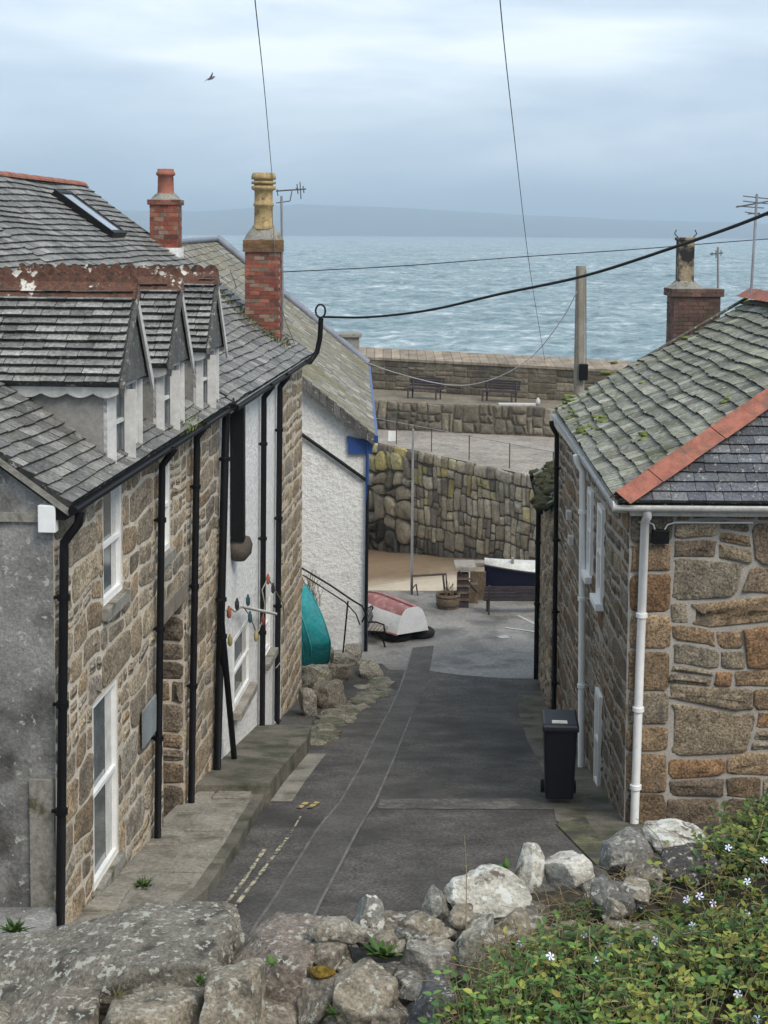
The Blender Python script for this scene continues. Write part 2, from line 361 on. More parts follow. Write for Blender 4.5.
def slates(mb, O, e, u, region, expo, width, cols, seed=1, thick=.012, wave=.0, jit=.01, holes=(), lift=1.0, sag=0):
    "lay slates on the plane O + e*x + u*y (y upslope) inside convex region"
    rnd = random.Random(seed); O = Vector(O); e = Vector(e).normalized(); u = Vector(u).normalized(); n = e.cross(u).normalized()
    if n.z < 0: n = -n
    def pt(x, y, h):
        s = sag*noise.noise(Vector((x*.35+seed, y*.45, seed)))
        return O+e*x+u*y+n*(h+s)
    A = sum(region[i][0]*region[(i+1) % len(region)][1]-region[(i+1) % len(region)][0]*region[i][1] for i in range(len(region)))
    if A < 0: region = region[::-1]
    edges = []
    for i in range(len(region)):
        p, q = region[i], region[(i+1) % len(region)]; dx, dy = q[0]-p[0], q[1]-p[1]
        edges.append((-dy, dx, dy*p[0]-dx*p[1]))
    x0 = min(p[0] for p in region); x1 = max(p[0] for p in region); y0 = min(p[1] for p in region); y1 = max(p[1] for p in region)
    # deck, gridded so it follows the sag
    gx = max(2, int((x1-x0)/.5)); gy = max(2, int((y1-y0)/.5))
    for i in range(gx):
        for j in range(gy):
            po = [(lerp(x0, x1, i/gx), lerp(y0, y1, j/gy)), (lerp(x0, x1, (i+1)/gx), lerp(y0, y1, j/gy)), (lerp(x0, x1, (i+1)/gx), lerp(y0, y1, (j+1)/gy)), (lerp(x0, x1, i/gx), lerp(y0, y1, (j+1)/gy))]
            for ed in edges:
                if po: po = clip(po, ed, 0)
            if len(po) > 2: mb.face([pt(a, b, -.012) for a, b in po], (.03, .03, .03)); mb.face([pt(a, b, -.06) for a, b in po][::-1], (.03, .03, .03))
    row = 0; y = y0
    while y < y1:
        x = x0-rnd.uniform(0, 1)*width
        while x < x1:
            w = width*rnd.uniform(.75, 1.3)
            wv = wave*noise.noise(Vector((x*.5, y*.7, seed))); wv2 = wave*noise.noise(Vector(((x+w)*.5, y*.7, seed)))
            jj = rnd.uniform(-jit, jit); po = [(x+.004, y+wv+jj), (x+w-.004, y+wv2+jj+rnd.uniform(-jit, jit)*.5), (x+w-.004, y+expo*1.35), (x+.004, y+expo*1.35)]
            mid = (x+w/2, y+expo/2); x += w
            if any(h[0] < mid[0] < h[1] and h[2] < mid[1] < h[3] for h in holes): continue
            for ed in edges:
                if po: po = clip(po, ed, 0)
            if len(po) < 3: continue
            l1 = (thick*1.6+rnd.uniform(0, .010))*lift
            top = [pt(a, b, thick+max(0, l1*(1-(b-y)/expo))) for a, b in po]; bot = [pt(a, b, -.01) for a, b in po]
            c = rnd.choice(cols); k = rnd.uniform(.7, 1.3); c = tuple(v*k for v in c)
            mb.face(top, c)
            dark = tuple(v*.22 for v in c)  # edge faces coloured near black: painted shadow bands between the courses
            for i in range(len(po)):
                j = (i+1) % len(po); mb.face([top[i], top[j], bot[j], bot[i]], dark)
        y += expo; row += 1
def window(parent, F, a0, a1, z0, z1, o=-.04, rail=True, fw=.055, sill=None, sillmat='cement', name='window', bars=0, frame='white_paint', sill_out=.06, proud=.03):
    f = MB(); op = o+proud
    for (b0, b1, y0, y1) in ((a0, a0+fw, z0, z1), (a1-fw, a1, z0, z1), (a0+fw, a1-fw, z1-fw, z1), (a0+fw, a1-fw, z0, z0+fw*1.3)):
        f.fbox(F, b0, b1, o-.05, op, y0, y1)
    if rail: f.fbox(F, a0+fw, a1-fw, o-.04, op-.004, (z0+z1)/2-.025, (z0+z1)/2+.025)
    for k in range(bars):
        c = lerp(a0, a1, (k+1)/(bars+1)); f.fbox(F, c-.012, c+.012, o-.03, op-.008, z0+fw, z1-fw)
    w = build(name, f, M[frame], parent)
    g = MB(); g.face([F.w(a0+fw/2, o-.025, z0+fw/2), F.w(a1-fw/2, o-.025, z0+fw/2), F.w(a1-fw/2, o-.025, z1-fw/2), F.w(a0+fw/2, o-.025, z1-fw/2)])
    build('pane', g, M['glass'], w)
    ww = a1-a0-2*fw
    if ww > .3:
        for (q0, q1) in ((a0+fw, a0+fw+ww*.22), (a1-fw-ww*.3, a1-fw)):
            cu = MB()
            for k in range(6):
                u0, u1 = lerp(q0, q1, k/6), lerp(q0, q1, (k+1)/6); o0, o1 = o-.022+.006*(k % 2), o-.022+.006*((k+1) % 2)
                cu.face([F.w(u0, o0, z0+fw), F.w(u1, o1, z0+fw), F.w(u1, o1, z1-fw), F.w(u0, o0, z1-fw)])
            build('curtain', cu, M['off_white'], w)
    if sill:
        s = MB(); s.fbox(F, a0-.08, a1+.08, o-.05, sill_out, z0-sill, z0-.003); build('sill', s, M[sillmat], w, bevel=.012)
    return w
def pipe(name, parent, F, pts, r=.04, m='black_paint', brackets=(), **kw):
    "pts: (a, o, z) in frame"
    mb = MB(); mb.tube([F.w(*q) for q in pts], r, 10)
    for (a, o, z) in brackets:
        c = F.w(a, o, z); mb.tube([c-Vector((0, 0, .03)), c+Vector((0, 0, .03))], r*1.35, 10)
        mb.fbox(F, a-.02, a+.02, o-.1, o, z-.015, z+.015)
    return build(name, mb, M[m], parent, **kw)
def gutter(name, parent, pts, r=.06, m='black_paint'):
    mb = MB(); pts = [Vector(p) for p in pts]
    n = 10
    for p, q in zip(pts, pts[1:]):
        d = (q-p).normalized(); side = d.cross(Vector((0, 0, 1))).normalized()
        for rr, fl in ((r, 1), (r-.008, -1)):
            for j in range(n):
                g0, g1 = math.pi*j/n, math.pi*(j+1)/n
                v = [x+side*(math.cos(g)*rr)-Vector((0, 0, 1))*(math.sin(g)*rr) for x, g in ((p, g0), (q, g0), (q, g1), (p, g1))]
                mb.face(v, smooth=True)
        mb.tube([p, p+d*.02], r*.98, 10); mb.tube([q-d*.02, q], r*.98, 10)
    return build(name, mb, M[m], parent)
def brick_stack(mb, c, sx, sy, h, cols, seed=1, bh=.075, bl=.215, mortar=(.3, .27, .22), rot=0.0):
    rnd = random.Random(seed); Rm = Matrix.Rotation(rot, 3, 'Z'); c = Vector(c)
    def w(x, y, z): return c+Rm @ Vector((x, y, z))
    def bx(x0, x1, y0, y1, z0, z1, col): mb.box8([w(x0, y0, z0), w(x1, y0, z0), w(x1, y1, z0), w(x0, y1, z0), w(x0, y0, z1), w(x1, y0, z1), w(x1, y1, z1), w(x0, y1, z1)], col)
    bx(-sx/2+.012, sx/2-.012, -sy/2+.012, sy/2-.012, 0, h, mortar)
    k = 0; z = 0.0
    while z < h-.02:
        for side in range(4):
            L_ = sx if side % 2 == 0 else sy; x = -L_/2-(bl/2 if k % 2 else 0)
            while x < L_/2-.02:
                x0, x1 = max(x, -L_/2)+.005, min(x+bl, L_/2)-.005; x += bl
                if x1-x0 < .03: continue
                cc = rnd.choice(cols); kk = rnd.uniform(.7, 1.25); cc = tuple(v*kk for v in cc); t = rnd.uniform(-.004, .004); e = .03
                z0, z1 = z+.005, min(z+bh, h)-.006
                if side == 0: bx(x0, x1, -sy/2+t, -sy/2+e, z0, z1, cc)
                elif side == 1: bx(sx/2-e, sx/2-t, x0+e*.99, x1-e*.99 if x1 > L_/2-.02 else x1, z0, z1, cc)
                elif side == 2: bx(x0, x1, sy/2-e, sy/2-t, z0, z1, cc)
                else: bx(-sx/2+t, -sx/2+e, x0+e*.99, x1-e*.99 if x1 > L_/2-.02 else x1, z0, z1, cc)
        z += bh; k += 1
def sheet(name, pts, m, dz, kind='structure', n=1, **kw):
    mb = MB(); mb.face([(p[0], p[1], p[2]+dz) for p in pts]); return build(name, mb, M[m], None, kind=kind, **kw)
def strip(mb, left, right, dz, sub=6, edge=0):
    "ribbon on the road between two polylines of same length (x,y points)"
    for i in range(len(left)-1):
        for k in range(sub):
            t0, t1 = k/sub, (k+1)/sub; q = []
            for t, S in ((t0, left), (t0, right), (t1, right), (t1, left)):
                x = lerp(S[i][0], S[i+1][0], t); y = lerp(S[i][1], S[i+1][1], t)
                q.append((x, y, prof(y)+dz))
            mb.face(q)
# ================================================================== SETTING
# ground: lane terrace under the viewer, drop, street, quayside
mb = MB()
xs = [-70, -40, -20, -12, -8, -6, -5, -4, -3.2, -2.4, -1.6, -1.0, -.6, 0, .6, 1.2, 1.8, 2.4, 3, 3.6, 4.2, 5, 6, 8, 12, 20, 40, 70]
ys = [-30, -10, 0, 3, 4.0, 4.4, 4.45]+[5+i*.75 for i in range(55)]+[46.2]
def gz(x, y):
    if y < 4.42: return Z(2.4)
    return prof(y)
V = [(x, y, gz(x, y)) for y in ys for x in xs]; nx = len(xs)
mb.mesh(V, [(j*nx+i, j*nx+i+1, (j+1)*nx+i+1, (j+1)*nx+i) for j in range(len(ys)-1) for i in range(nx-1)], smooth=False)
mb.face([(-70, 46.2, prof(46.2)), (70, 46.2, prof(46.2)), (70, 46.2, -1), (-70, 46.2, -1)])
mb.box(-70, -1.2, 46.2, 62, -1, prof(46.2)-.002)
build('ground', mb, M['asphalt'], None, kind='structure')
# quayside pale tarmac
mb = MB()
lft = [(-9, 36.2), (-9, 39), (-9, 42), (-9, 46.15)]; rgt = [(12, 36.2), (12, 39), (12, 42), (12, 46.15)]
mb2 = []
a = [(.2, 36.9), (1.1, 36.9), (2.0, 36.4), (3.0, 36.1), (12, 36.1)]
poly = [(-9, 37.6), (.0, 37.6)]+a
for i in range(len(poly)-1):
    (x0, y0), (x1, y1) = poly[i], poly[i+1]
    prev = [(x0, y0), (x1, y1)]
    if x1 == x0: continue
    for y in (38, 40, 42, 44, 46.15):
        mb.face([(prev[0][0], prev[0][1], prof(prev[0][1])+.006), (prev[1][0], prev[1][1], prof(prev[1][1])+.006), (x1, y, prof(y)+.006), (x0, y, prof(y)+.006)])
        prev = [(x0, y), (x1, y)]
build('quayside', mb, M['quay_tarmac'], None, kind='structure')
# trench reinstatement strip down the road
LE = [(256, 926), (276, 897), (295, 866), (318, 829), (340, 803), (363, 763), (386, 717), (402, 682), (413, 648)]
RE = [(306, 934), (322, 900), (340, 866), (359, 829), (375, 803), (395, 757), (411, 717), (427, 685), (434, 646)]
LE2 = [tuple(Pr(*q))[:2] for q in LE]; RE2 = [tuple(Pr(*q))[:2] for q in RE]
LE2 = [(-1.75, 11.0)]+LE2; RE2 = [(-1.15, 11.0)]+RE2
mb = MB(); strip(mb, LE2, RE2, .010); build('road_patch', mb, M['asphalt_patch'], None, kind='structure')
mb = MB()
for S in (LE2, RE2[:8]):
    strip(mb, [(x-.02, y) for x, y in S], [(x+.015, y) for x, y in S], .014)
build('road_seam', mb, M['seam'], None, kind='structure')
mb = MB(); q = [Pr(378, 809), Pr(380, 799), Pr(545, 799), Pr(562, 810)]
strip(mb, [(q[0].x, q[0].y), (q[1].x, q[1].y)], [(q[3].x, q[3].y), (q[2].x, q[2].y)], .008, 3)
M['old_patch'] = mat('old_patch', (.11, .105, .095), var=.35, vscale=2, fine=14, finevar=.4, bump=.4, stain=(.06, .057, .052), stain_scale=1.6, stain_lo=.45, stain_hi=.6)
build('road_patch', mb, M['old_patch'], None, kind='structure')
# worn double yellow lines
def rline(name, pts, w, m, dz=.018, dash=None, **kw):
    mb = MB(); rnd = random.Random(len(pts)+int(pts[0][0]))
    P3 = [Pr(*p) for p in pts]
    for p, q in zip(P3, P3[1:]):
        n_ = max(1, int((q-p).length/(dash or 2)))
        for k in range(n_):
            t0, t1 = k/n_, (k+(.92 if dash else 1))/n_
            a, b = p.lerp(q, t0), p.lerp(q, t1); d = (b-a); s = Vector((d.y, -d.x, 0)).normalized()*(w*(rnd.uniform(.6, 1.1) if dash else 1)/2)
            mb.face([(v.x, v.y, prof(v.y)+dz) for v in (a-s, a+s, b+s, b-s)])
    return build(name, mb, M[m], None, kind='structure', **kw)
rline('yellow_line', [(214, 921), (242, 884), (265, 850)], .055, 'yellow', dash=.16)
rline('yellow_line', [(224, 922), (258, 878), (288, 838)], .055, 'yellow', dash=.16)
rline('yellow_line', [(291, 834), (301, 817)], .03, 'yellow', dash=.2)
rline('yellow_line', [(299, 809), (307, 803)], .09, 'yellow_new')
rline('yellow_line', [(309, 809), (319, 802)], .09, 'yellow_new')
rline('white_line', [(505, 628), (540, 633)], .10, 'white_line', dz=.02)
rline('white_line', [(518, 616), (538, 626)], .10, 'white_line', dz=.02)
rline('white_line', [(499, 638), (508, 637)], .25, 'white_line', dz=.02)
# beach and sea
def sand_z(x, y):
    xx = max(-6, min(8, x)); return Z(8.21-.128*xx+.0689*y)+.05*nz((x, y, 0), .4)
M['sand'] = mat('sand', attr=True, var=.12, vscale=.6, fine=4, finevar=.1, bump=.2)
mb = MB(); xs2 = [-60, -30, -14]+[-8+i*.4 for i in range(46)]+[14, 30, 60]; ys2 = [46.2+i*.4 for i in range(40)]
V = [(x, y, sand_z(x, y)) for y in ys2 for x in xs2]; nx = len(xs2)
for j in range(len(ys2)-1):
    for i in range(nx-1):
        b_ = j*nx+i; w_ = ys2[j]+1.2*nz((xs2[i], ys2[j], 2), .5); dry = max(0, min(1, (50.2-w_)/1.6)); tide = 0
        mb.f.append([b_, b_+1, b_+1+nx, b_+nx]); mb.c.append(tuple(lerp(a, c, dry)+tide for a, c in zip((.21, .155, .10), (.50, .44, .35)))); mb.sm.append(True)
mb.v += V
build('beach', mb, M['sand'], None, kind='structure')
mb = MB(); V = []; rows = [58.0]
while rows[-1] < 3200: rows.append(rows[-1]+max(.9, (rows[-1]/330)**1.5*.9))
NCOL = 420
for y in rows:
    hwid = .42*y+25; fade = min(1, (3200-y)/800, (y-57)/4)
    for i in range(NCOL+1):
        x = -hwid+2*hwid*i/NCOL
        h = .5*noise.noise(Vector((x*.05+y*.02, y*.11, 0)))+.36*noise.noise(Vector((x*.16, y*.28+x*.05, 5)))+.2*noise.noise(Vector((x*.45, y*.6, 9)))
        V.append((x, y, h*fade*(1.0+y/900)))
mb.mesh(V, [(j*(NCOL+1)+i, j*(NCOL+1)+i+1, (j+1)*(NCOL+1)+i+1, (j+1)*(NCOL+1)+i) for j in range(len(rows)-1) for i in range(NCOL)])
print('sea rows', len(rows))
yl = rows[-1]; hl = .42*yl+25
mb.face([(-30000, 58, 0), (-.42*58-25, 58, 0), (-hl, yl, 0), (-30000, yl, 0)]); mb.face([(30000, 58, 0), (.42*58+25, 58, 0), (hl, yl, 0), (30000, yl, 0)])
mb.face([(-30000, yl, 0), (30000, yl, 0), (30000, 14000, 0), (-30000, 14000, 0)])
build('sea', mb, M['sea'], None, kind='structure')
# far coast
mb = MB(); D0 = 8000.0
ctrl = [(-900, 216), (-300, 215), (110, 211), (200, 212), (300, 204), (400, 207), (500, 212), (620, 217), (768, 220), (1200, 224), (1700, 228)]
def crest(px):
    for (a, b), (c, d) in zip(ctrl, ctrl[1:]):
        if px <= c: return lerp(b, d, (px-a)/(c-a))
    return ctrl[-1][1]
cols = [];
for i in range(261):
    px = -900+i*10; h = (234-crest(px))/1500*(D0+1500)+6+5*nz((px*.02, 0, 0))+2*nz((px*.08, 3, 0)); x = (px-384)/1500*(D0+1500)
    colm = []
    for k, (t, hh) in enumerate(((0, -2), (.08, .22), (.35, .5), (.7, .8), (1, 1.0), (1.5, .7), (2.2, -.1))):
        yy = D0+t*1500; colm.append((x*yy/(D0+1500), yy, hh*h*(1+.18*nz((px*.03, k*3.1, 1)) if 0 < k < 6 and k != 4 else 1) if k else -2))
    cols.append(colm)
V = [p for c in cols for p in c]
mb.mesh(V, [(i*7+k, (i+1)*7+k, (i+1)*7+k+1, i*7+k+1) for i in range(260) for k in range(6)])
build('hills', mb, M['hill'], None, kind='structure')
# haze
hz = MB(); hz.box(-16000, 16000, -300, 13900, -1.5, 240)
hm = bpy.data.materials.new('haze'); hm.use_nodes = True; t = hm.node_tree; t.nodes.clear()
pv = N(t, 'ShaderNodeVolumePrincipled', i_Density=.00023, i_Color=(.66, .84, 1.0, 1), i_Anisotropy=.0); ou = N(t, 'ShaderNodeOutputMaterial')
t.links.new(pv.outputs[0], ou.inputs['Volume'])
hzo = build('haze', hz, hm, None, kind='stuff')
# ================================================================== QUAY
def quay_col(a, z, r):
    yel = max(0, min(1, (z-Z(10.2))/1.2))*max(.3, 1-a/9)
    if z < Z(11.2): return r.choice([(.085, .08, .07), (.11, .10, .085)])
    if r.random() < yel*.7: return r.choice([(.36, .31, .14), (.38, .34, .19), (.30, .28, .17)])
    return r.choice([(.29, .255, .19), (.25, .22, .17), (.19, .17, .14), (.33, .30, .24), (.26, .24, .2)])
quay = empty('harbour_wall', (3, 56, 0), 'long harbour pier of squared granite blocks in two levels across the beach', 'harbour wall')
A_ = P(370, 442, 57.7); B_ = P(535, 478, 49.4)
FQ = Frame((A_.x, A_.y), (B_.x-A_.x, B_.y-A_.y)); FQ.n = Vector((FQ.u.y, -FQ.u.x, 0))
if FQ.n.y > 0: FQ.n = -FQ.n
LQ = 12.5
zl = Z(8.0)
mb = MB()
def qd(*p): mb.face(p)
lowf = [FQ.w(-4.9, 0, 0), FQ.w(LQ, 0, 0)]
upA, upB = Vector((-9, 64.8, 0)), Vector((13, 56.6, 0))
pfA, pfB = Vector((-9, 70.4, 0)), Vector((13, 55.6+1.6, 0))
def at(v, z): return Vector((v.x, v.y, z))
upA = Vector((-8, 63.5, 0)); upB = Vector((14, 57.0, 0)); pA = Vector((-8, 70.2, 0)); pB = Vector((14, 58.4, 0)); bA = Vector((-8, 74.0, 0)); bB = Vector((14, 61.0, 0))
zu = Z(6.85); zp = Z(5.5); zb = Z(5.3)
mb.face([at(lowf[0], -1), at(lowf[1], -1), at(lowf[1], zl), at(lowf[0], zl)])
build('lower_wall', mb, M['mortar_dark'], quay)
mb = MB(); facing(mb, FQ, -2, 2.9, Z(12.6), zl-.42, tw=.85, th=.6, gap=.05, out=.12, seed=5, colfn=quay_col, warp=.22, bulge=.08, rough=1.6, p=(2.6, 4.5))
facing(mb, FQ, 2.9, LQ, Z(12.6), zl-.42, tw=.38, th=.62, gap=.035, out=.06, seed=6, colfn=quay_col, warp=.08, bulge=.03, p=(4, 9))
facing(mb, FQ, -2, LQ, zl-.42, zl+.02, tw=.55, th=.8, gap=.03, out=.07, seed=8, colfn=quay_col, warp=.03, bulge=.03, p=(4, 8))
build('wall_block', mb, M['quay_stone'], quay)
mb = MB(); mb.face([at(lowf[0], zl), at(lowf[1], zl), at(upB, zl), at(upA, zl)])
M['cobble'] = mat('cobble', (.30, .27, .235), var=.25, vscale=1.2, fine=6, finevar=.3, bump=1.0, bdist=.1)
build('lower_deck', mb, M['cobble'], quay)
FU = Frame((upA.x, upA.y), (upB.x-upA.x, upB.y-upA.y)); FU.n = -FU.n if FU.n.y > 0 else FU.n
LU = (upB-upA).length
mb = MB(); mb.face([at(upA, zl-.1), at(upB, zl-.1), at(upB, zu), at(upA, zu)])
mb.face([at(upA, zu), at(upB, zu), at(pB, zu), at(pA, zu)])
mb.face([at(pA, zu), at(pB, zu), at(pB, zp), at(pA, zp)])
mb.face([at(bA, zb), at(bB, zb), at(bB, -2), at(bA, -2)])
mb.face([at(lowf[1], -1), at(upB, -1), at(upB, zl), at(lowf[1], zl)]); mb.face([at(upB, -1), at(bB, -1), at(bB, zb), at(upB, zu)])
build('upper_deck', mb, mat('deck_stone', (.17, .145, .11), var=.3, vscale=.8, fine=7, finevar=.3, bump=.6), quay)
gq = lambda a, z, r: r.choice([(.17, .15, .115), (.13, .115, .09), (.2, .175, .13), (.11, .1, .08)])
mb = MB(); facing(mb, FU, 4, LU, zl, zu+.02, tw=.42, th=.55, gap=.04, out=.06, seed=16, colfn=gq, warp=.07)
build('wall_block', mb, M['quay_stone'], quay)
FPp = Frame((pA.x, pA.y), (pB.x-pA.x, pB.y-pA.y)); FPp.n = -FPp.n if FPp.n.y > 0 else FPp.n
LP = (pB-pA).length
mb = MB(); facing(mb, FPp, 5, LP, zu, zp-.02, tw=.8, th=.34, gap=.012, out=.025, seed=21, colfn=lambda a, z, r: r.choice([(.15, .125, .09), (.135, .115, .085), (.165, .14, .1)]), warp=.01, bulge=.0, rough=.6)
build('parapet_block', mb, M['quay_stone'], quay)
mb = MB()
for i in range(58):
    t0, t1 = i/58, (i+.96)/58; k = random.uniform(.8, 1.2); c = (.27*k, .22*k, .165*k)
    a, b, c2, d = pA.lerp(pB, t0), pA.lerp(pB, t1), bA.lerp(bB, t1), bA.lerp(bB, t0)
    a = a-(bA-pA).normalized()*.08; b = b-(bA-pA).normalized()*.08
    mb.box8([at(a, zp-.05), at(b, zp-.05), at(c2, zb-.15), at(d, zb-.15), at(a, zp+.06), at(b, zp+.06), at(c2, zb+.03), at(d, zb+.03)], c)
build('coping', mb, M['quay_stone'], quay)
# railing along the lower deck
rl = empty('railing', FQ.w(3, -.3, zl), 'thin grey metal railing with posts along the lower deck of the pier', 'railing')
mb = MB()
for hh in (.85,): mb.tube([FQ.w(-1.5, -.35, zl+hh-.0), FQ.w(LQ, -.35, zl+hh)], .014, 6)
build('rail', mb, M['galv'], rl)
for i in range(6):
    mb = MB(); a = -1+i*2.3; mb.tube([FQ.w(a, -.35, zl), FQ.w(a, -.35, zl+.87)], .02, 6); build('post', mb, M['rust_metal'], rl)
p = P(392, 436, 57.0); mb = MB(); mb.box(p.x-.14, p.x+.14, p.y-.015, p.y+.015, p.z-.19, p.z+.19)
tag(build('sign', mb, M['white_paint']), 'small blank white notice fixed to the pier railing', 'sign')
# benches on the upper deck
def pbench(loc, rz, label, w=1.55):
    e = empty('park_bench', loc, label, 'bench', None, rz)
    m1 = MB()
    for k in range(4): m1.box(-w/2, w/2, -.22+k*.12, -.13+k*.12, .42, .45)
    build('seat', m1, M['wood_dark'], e, True)
    m1 = MB()
    for k in range(4): y = .27+k*.025; m1.box(-w/2, w/2, y, y+.03, .50+k*.1, .58+k*.1)
    build('backrest', m1, M['wood_dark'], e, True)
    for sx in (-1, 1):
        m1 = MB(); x = sx*(w/2-.15)
        m1.tube([(x, -.2, 0), (x, -.2, .42)], .035, 6); m1.tube([(x, .22, 0), (x, .24, .45), (x, .34, .9)], .035, 6); m1.tube([(x, -.2, .41), (x, .25, .41)], .03, 6)
        build('leg', m1, M['rust_metal'], e, True)
    return e
ang = math.atan2(pB.y-pA.y, pB.x-pA.x)
for px, w, lab in ((424, 1.6, 'dark wooden bench on the upper pier, the one nearer the slate roof edge'), (499, 1.6, 'dark slatted bench on the upper pier, nearer the telegraph pole')):
    # find the point on the upper deck in front of the parapet
    best = Pz(px, 399 if px < 450 else 402, zu)
    pbench((best.x, best.y, zu), ang, lab, w)
gl = Pz(538, 405, zu); mb = MB(); mb.lathe((gl.x, gl.y, zu), [(.02, 0), (.1, .05), (.09, .2), (.03, .3)], 8); mb.box(gl.x-1.6, gl.x-.1, gl.y-.2, gl.y+.2, zu, zu+.06)
tag(build('boat_cover', mb, M['off_white']), 'flat pale bundle lying at the right end of the upper pier', 'bundle')
# ================================================================== LEFT ROW
FL = Frame((-3.34, 15.0), (1.44, 19.0))        # facade line; n points to the street
def sL(px, py=500): return FL.hit(px, py)[0]
ZE = Z(2.75)
TAN = .715; RUN = 5.35; ZR = ZE+TAN*RUN
S1 = sL(219, 450); S2 = sL(281, 500); S3 = sL(302, 450)
pal_left = [(.31, .245, .165), (.29, .24, .175), (.23, .19, .14), (.35, .29, .205), (.26, .23, .185), (.30, .225, .145)]
def ground_left(a): return prof(15+a)
h1 = empty('stone_cottage', FL.w(S1/2, -3, prof(18)), 'brown stone cottage with three slate dormers at the left of the street', 'house')
def op(px0, px1, py0, py1, py0b=None):
    "opening from pixel box on the left facade"
    a0, _ = FL.hit(px0, (py0+py1)/2); a1, _ = FL.hit(px1, (py0+py1)/2)
    _, zt = FL.hit((px0+px1)/2, py0); _, zb_ = FL.hit((px0+px1)/2, py1)
    return (a0, a1, zb_, zt)
W1 = op(103, 122, 484, 598); W2 = op(93, 118, 691, 873); W3 = op(160, 170, 462, 552); DR = op(163, 184, 612, 826)
DR = (DR[0], DR[1], prof(15+DR[0])-.3, DR[3])
ops = [W1, W2, W3, DR]
mb = MB(); wall_sheet(mb, FL, 0, S1, 2.0, ZE+.05, ops, depth=.6)
mb.face([FL.w(DR[0], -.6, DR[2]), FL.w(DR[1], -.6, DR[2]), FL.w(DR[1], -.6, DR[3]), FL.w(DR[0], -.6, DR[3])])
build('wall', mb, M['mortar_tan'], h1)
mb = MB(); facing(mb, FL, .0, S1, ground_left(S1)-.3, ZE, ops, tw=.66, th=.33, gap=.036, out=.008, pal=pal_left, seed=11, warp=.07, p=(3, 7), rough=.7, bulge=.008, rows=.3)
build('facing_stones', mb, M['granite'], h1)
# jamb stones inside the door recess
FJ = Frame(tuple(FL.w(DR[1], -.6, 0))[:2], (FL.n.x, FL.n.y)); FJ.n = -FL.u
mb = MB(); facing(mb, FJ, 0, .6, DR[2], DR[3], tw=.55, th=.42, gap=.03, out=.02, pal=[(.2, .15, .1), (.17, .14, .105)], seed=3, warp=.02)
build('door_jamb', mb, M['granite'], h1)
mb = MB(); mb.fbox(FL, DR[0]-.15, DR[1]+.15, -.3, .035, DR[3], DR[3]+.28); build('lintel', mb, mat('lintel_stone', (.19, .165, .13), var=.3, fine=30, finevar=.3, bump=.7), h1, bevel=.02)
mb = MB(); mb.fbox(FL, DR[0]+.05, DR[1]-.05, -.56, -.5, DR[2], DR[3]-.05); d_ = build('door', mb, M['wood_dark'], h1)
mb = MB(); mb.fbox(FL, DR[1]-.16, DR[1]-.12, -.5, -.45, DR[2]+1.3, DR[2]+1.42); build('handle', mb, M['galv'], d_)
# gable end (grey render) facing the viewer
FG = Frame(tuple(FL.w(0, 0, 0))[:2], (-FL.n.x, -FL.n.y)); FG.n = -FL.u
def gable(mb, F, run, zbot, ztop0, tan, back=None, o=0):
    pts = [F.w(0, o, zbot), F.w(run*2, o, zbot), F.w(run*2, o, ztop0), F.w(run, o, ztop0+tan*run), F.w(0, o, ztop0)]
    mb.face(pts)
mb = MB(); gable(mb, FG, 5.15, 2, ZE-.02, TAN); build('gable_wall', mb, M['render_grey'], h1)
mb = MB(); mb.fbox(FG, .02, .26, .003, .05, 2, Z(5.6)); build('buttress', mb, M['cement'], h1)
mb = MB(); mb.fbox(FG, .14, 2.6, .003, .04, Z(2.93), Z(2.84)); build('band_course', mb, M['cement'], h1)
q = FG.w(.02, .06, Z(2.9)); mb = MB(); mb.fbox(FG, -.06, .12, .0, .12, Z(3.02), Z(2.74)); build('eave_box', mb, M['white_paint'], h1, bevel=.01)
# rear and far closing walls
mb = MB(); mb.face([FL.w(0, -10.3, 2), FL.w(S3, -10.3, 1), FL.w(S3, -10.3, ZE), FL.w(0, -10.3, ZE)])
build('rear_wall', mb, M['render_grey'], h1)
slc = [(.145, .142, .132), (.17, .167, .155), (.12, .12, .113), (.20, .197, .182)]
cs = math.cos(math.atan(TAN)); SL = (RUN+.0)/cs
upv = (-FL.n*cs+Vector((0, 0, 1))*math.sin(math.atan(TAN)))
sky_px = [(58, 200), (68, 197), (116, 234), (108, 239)]
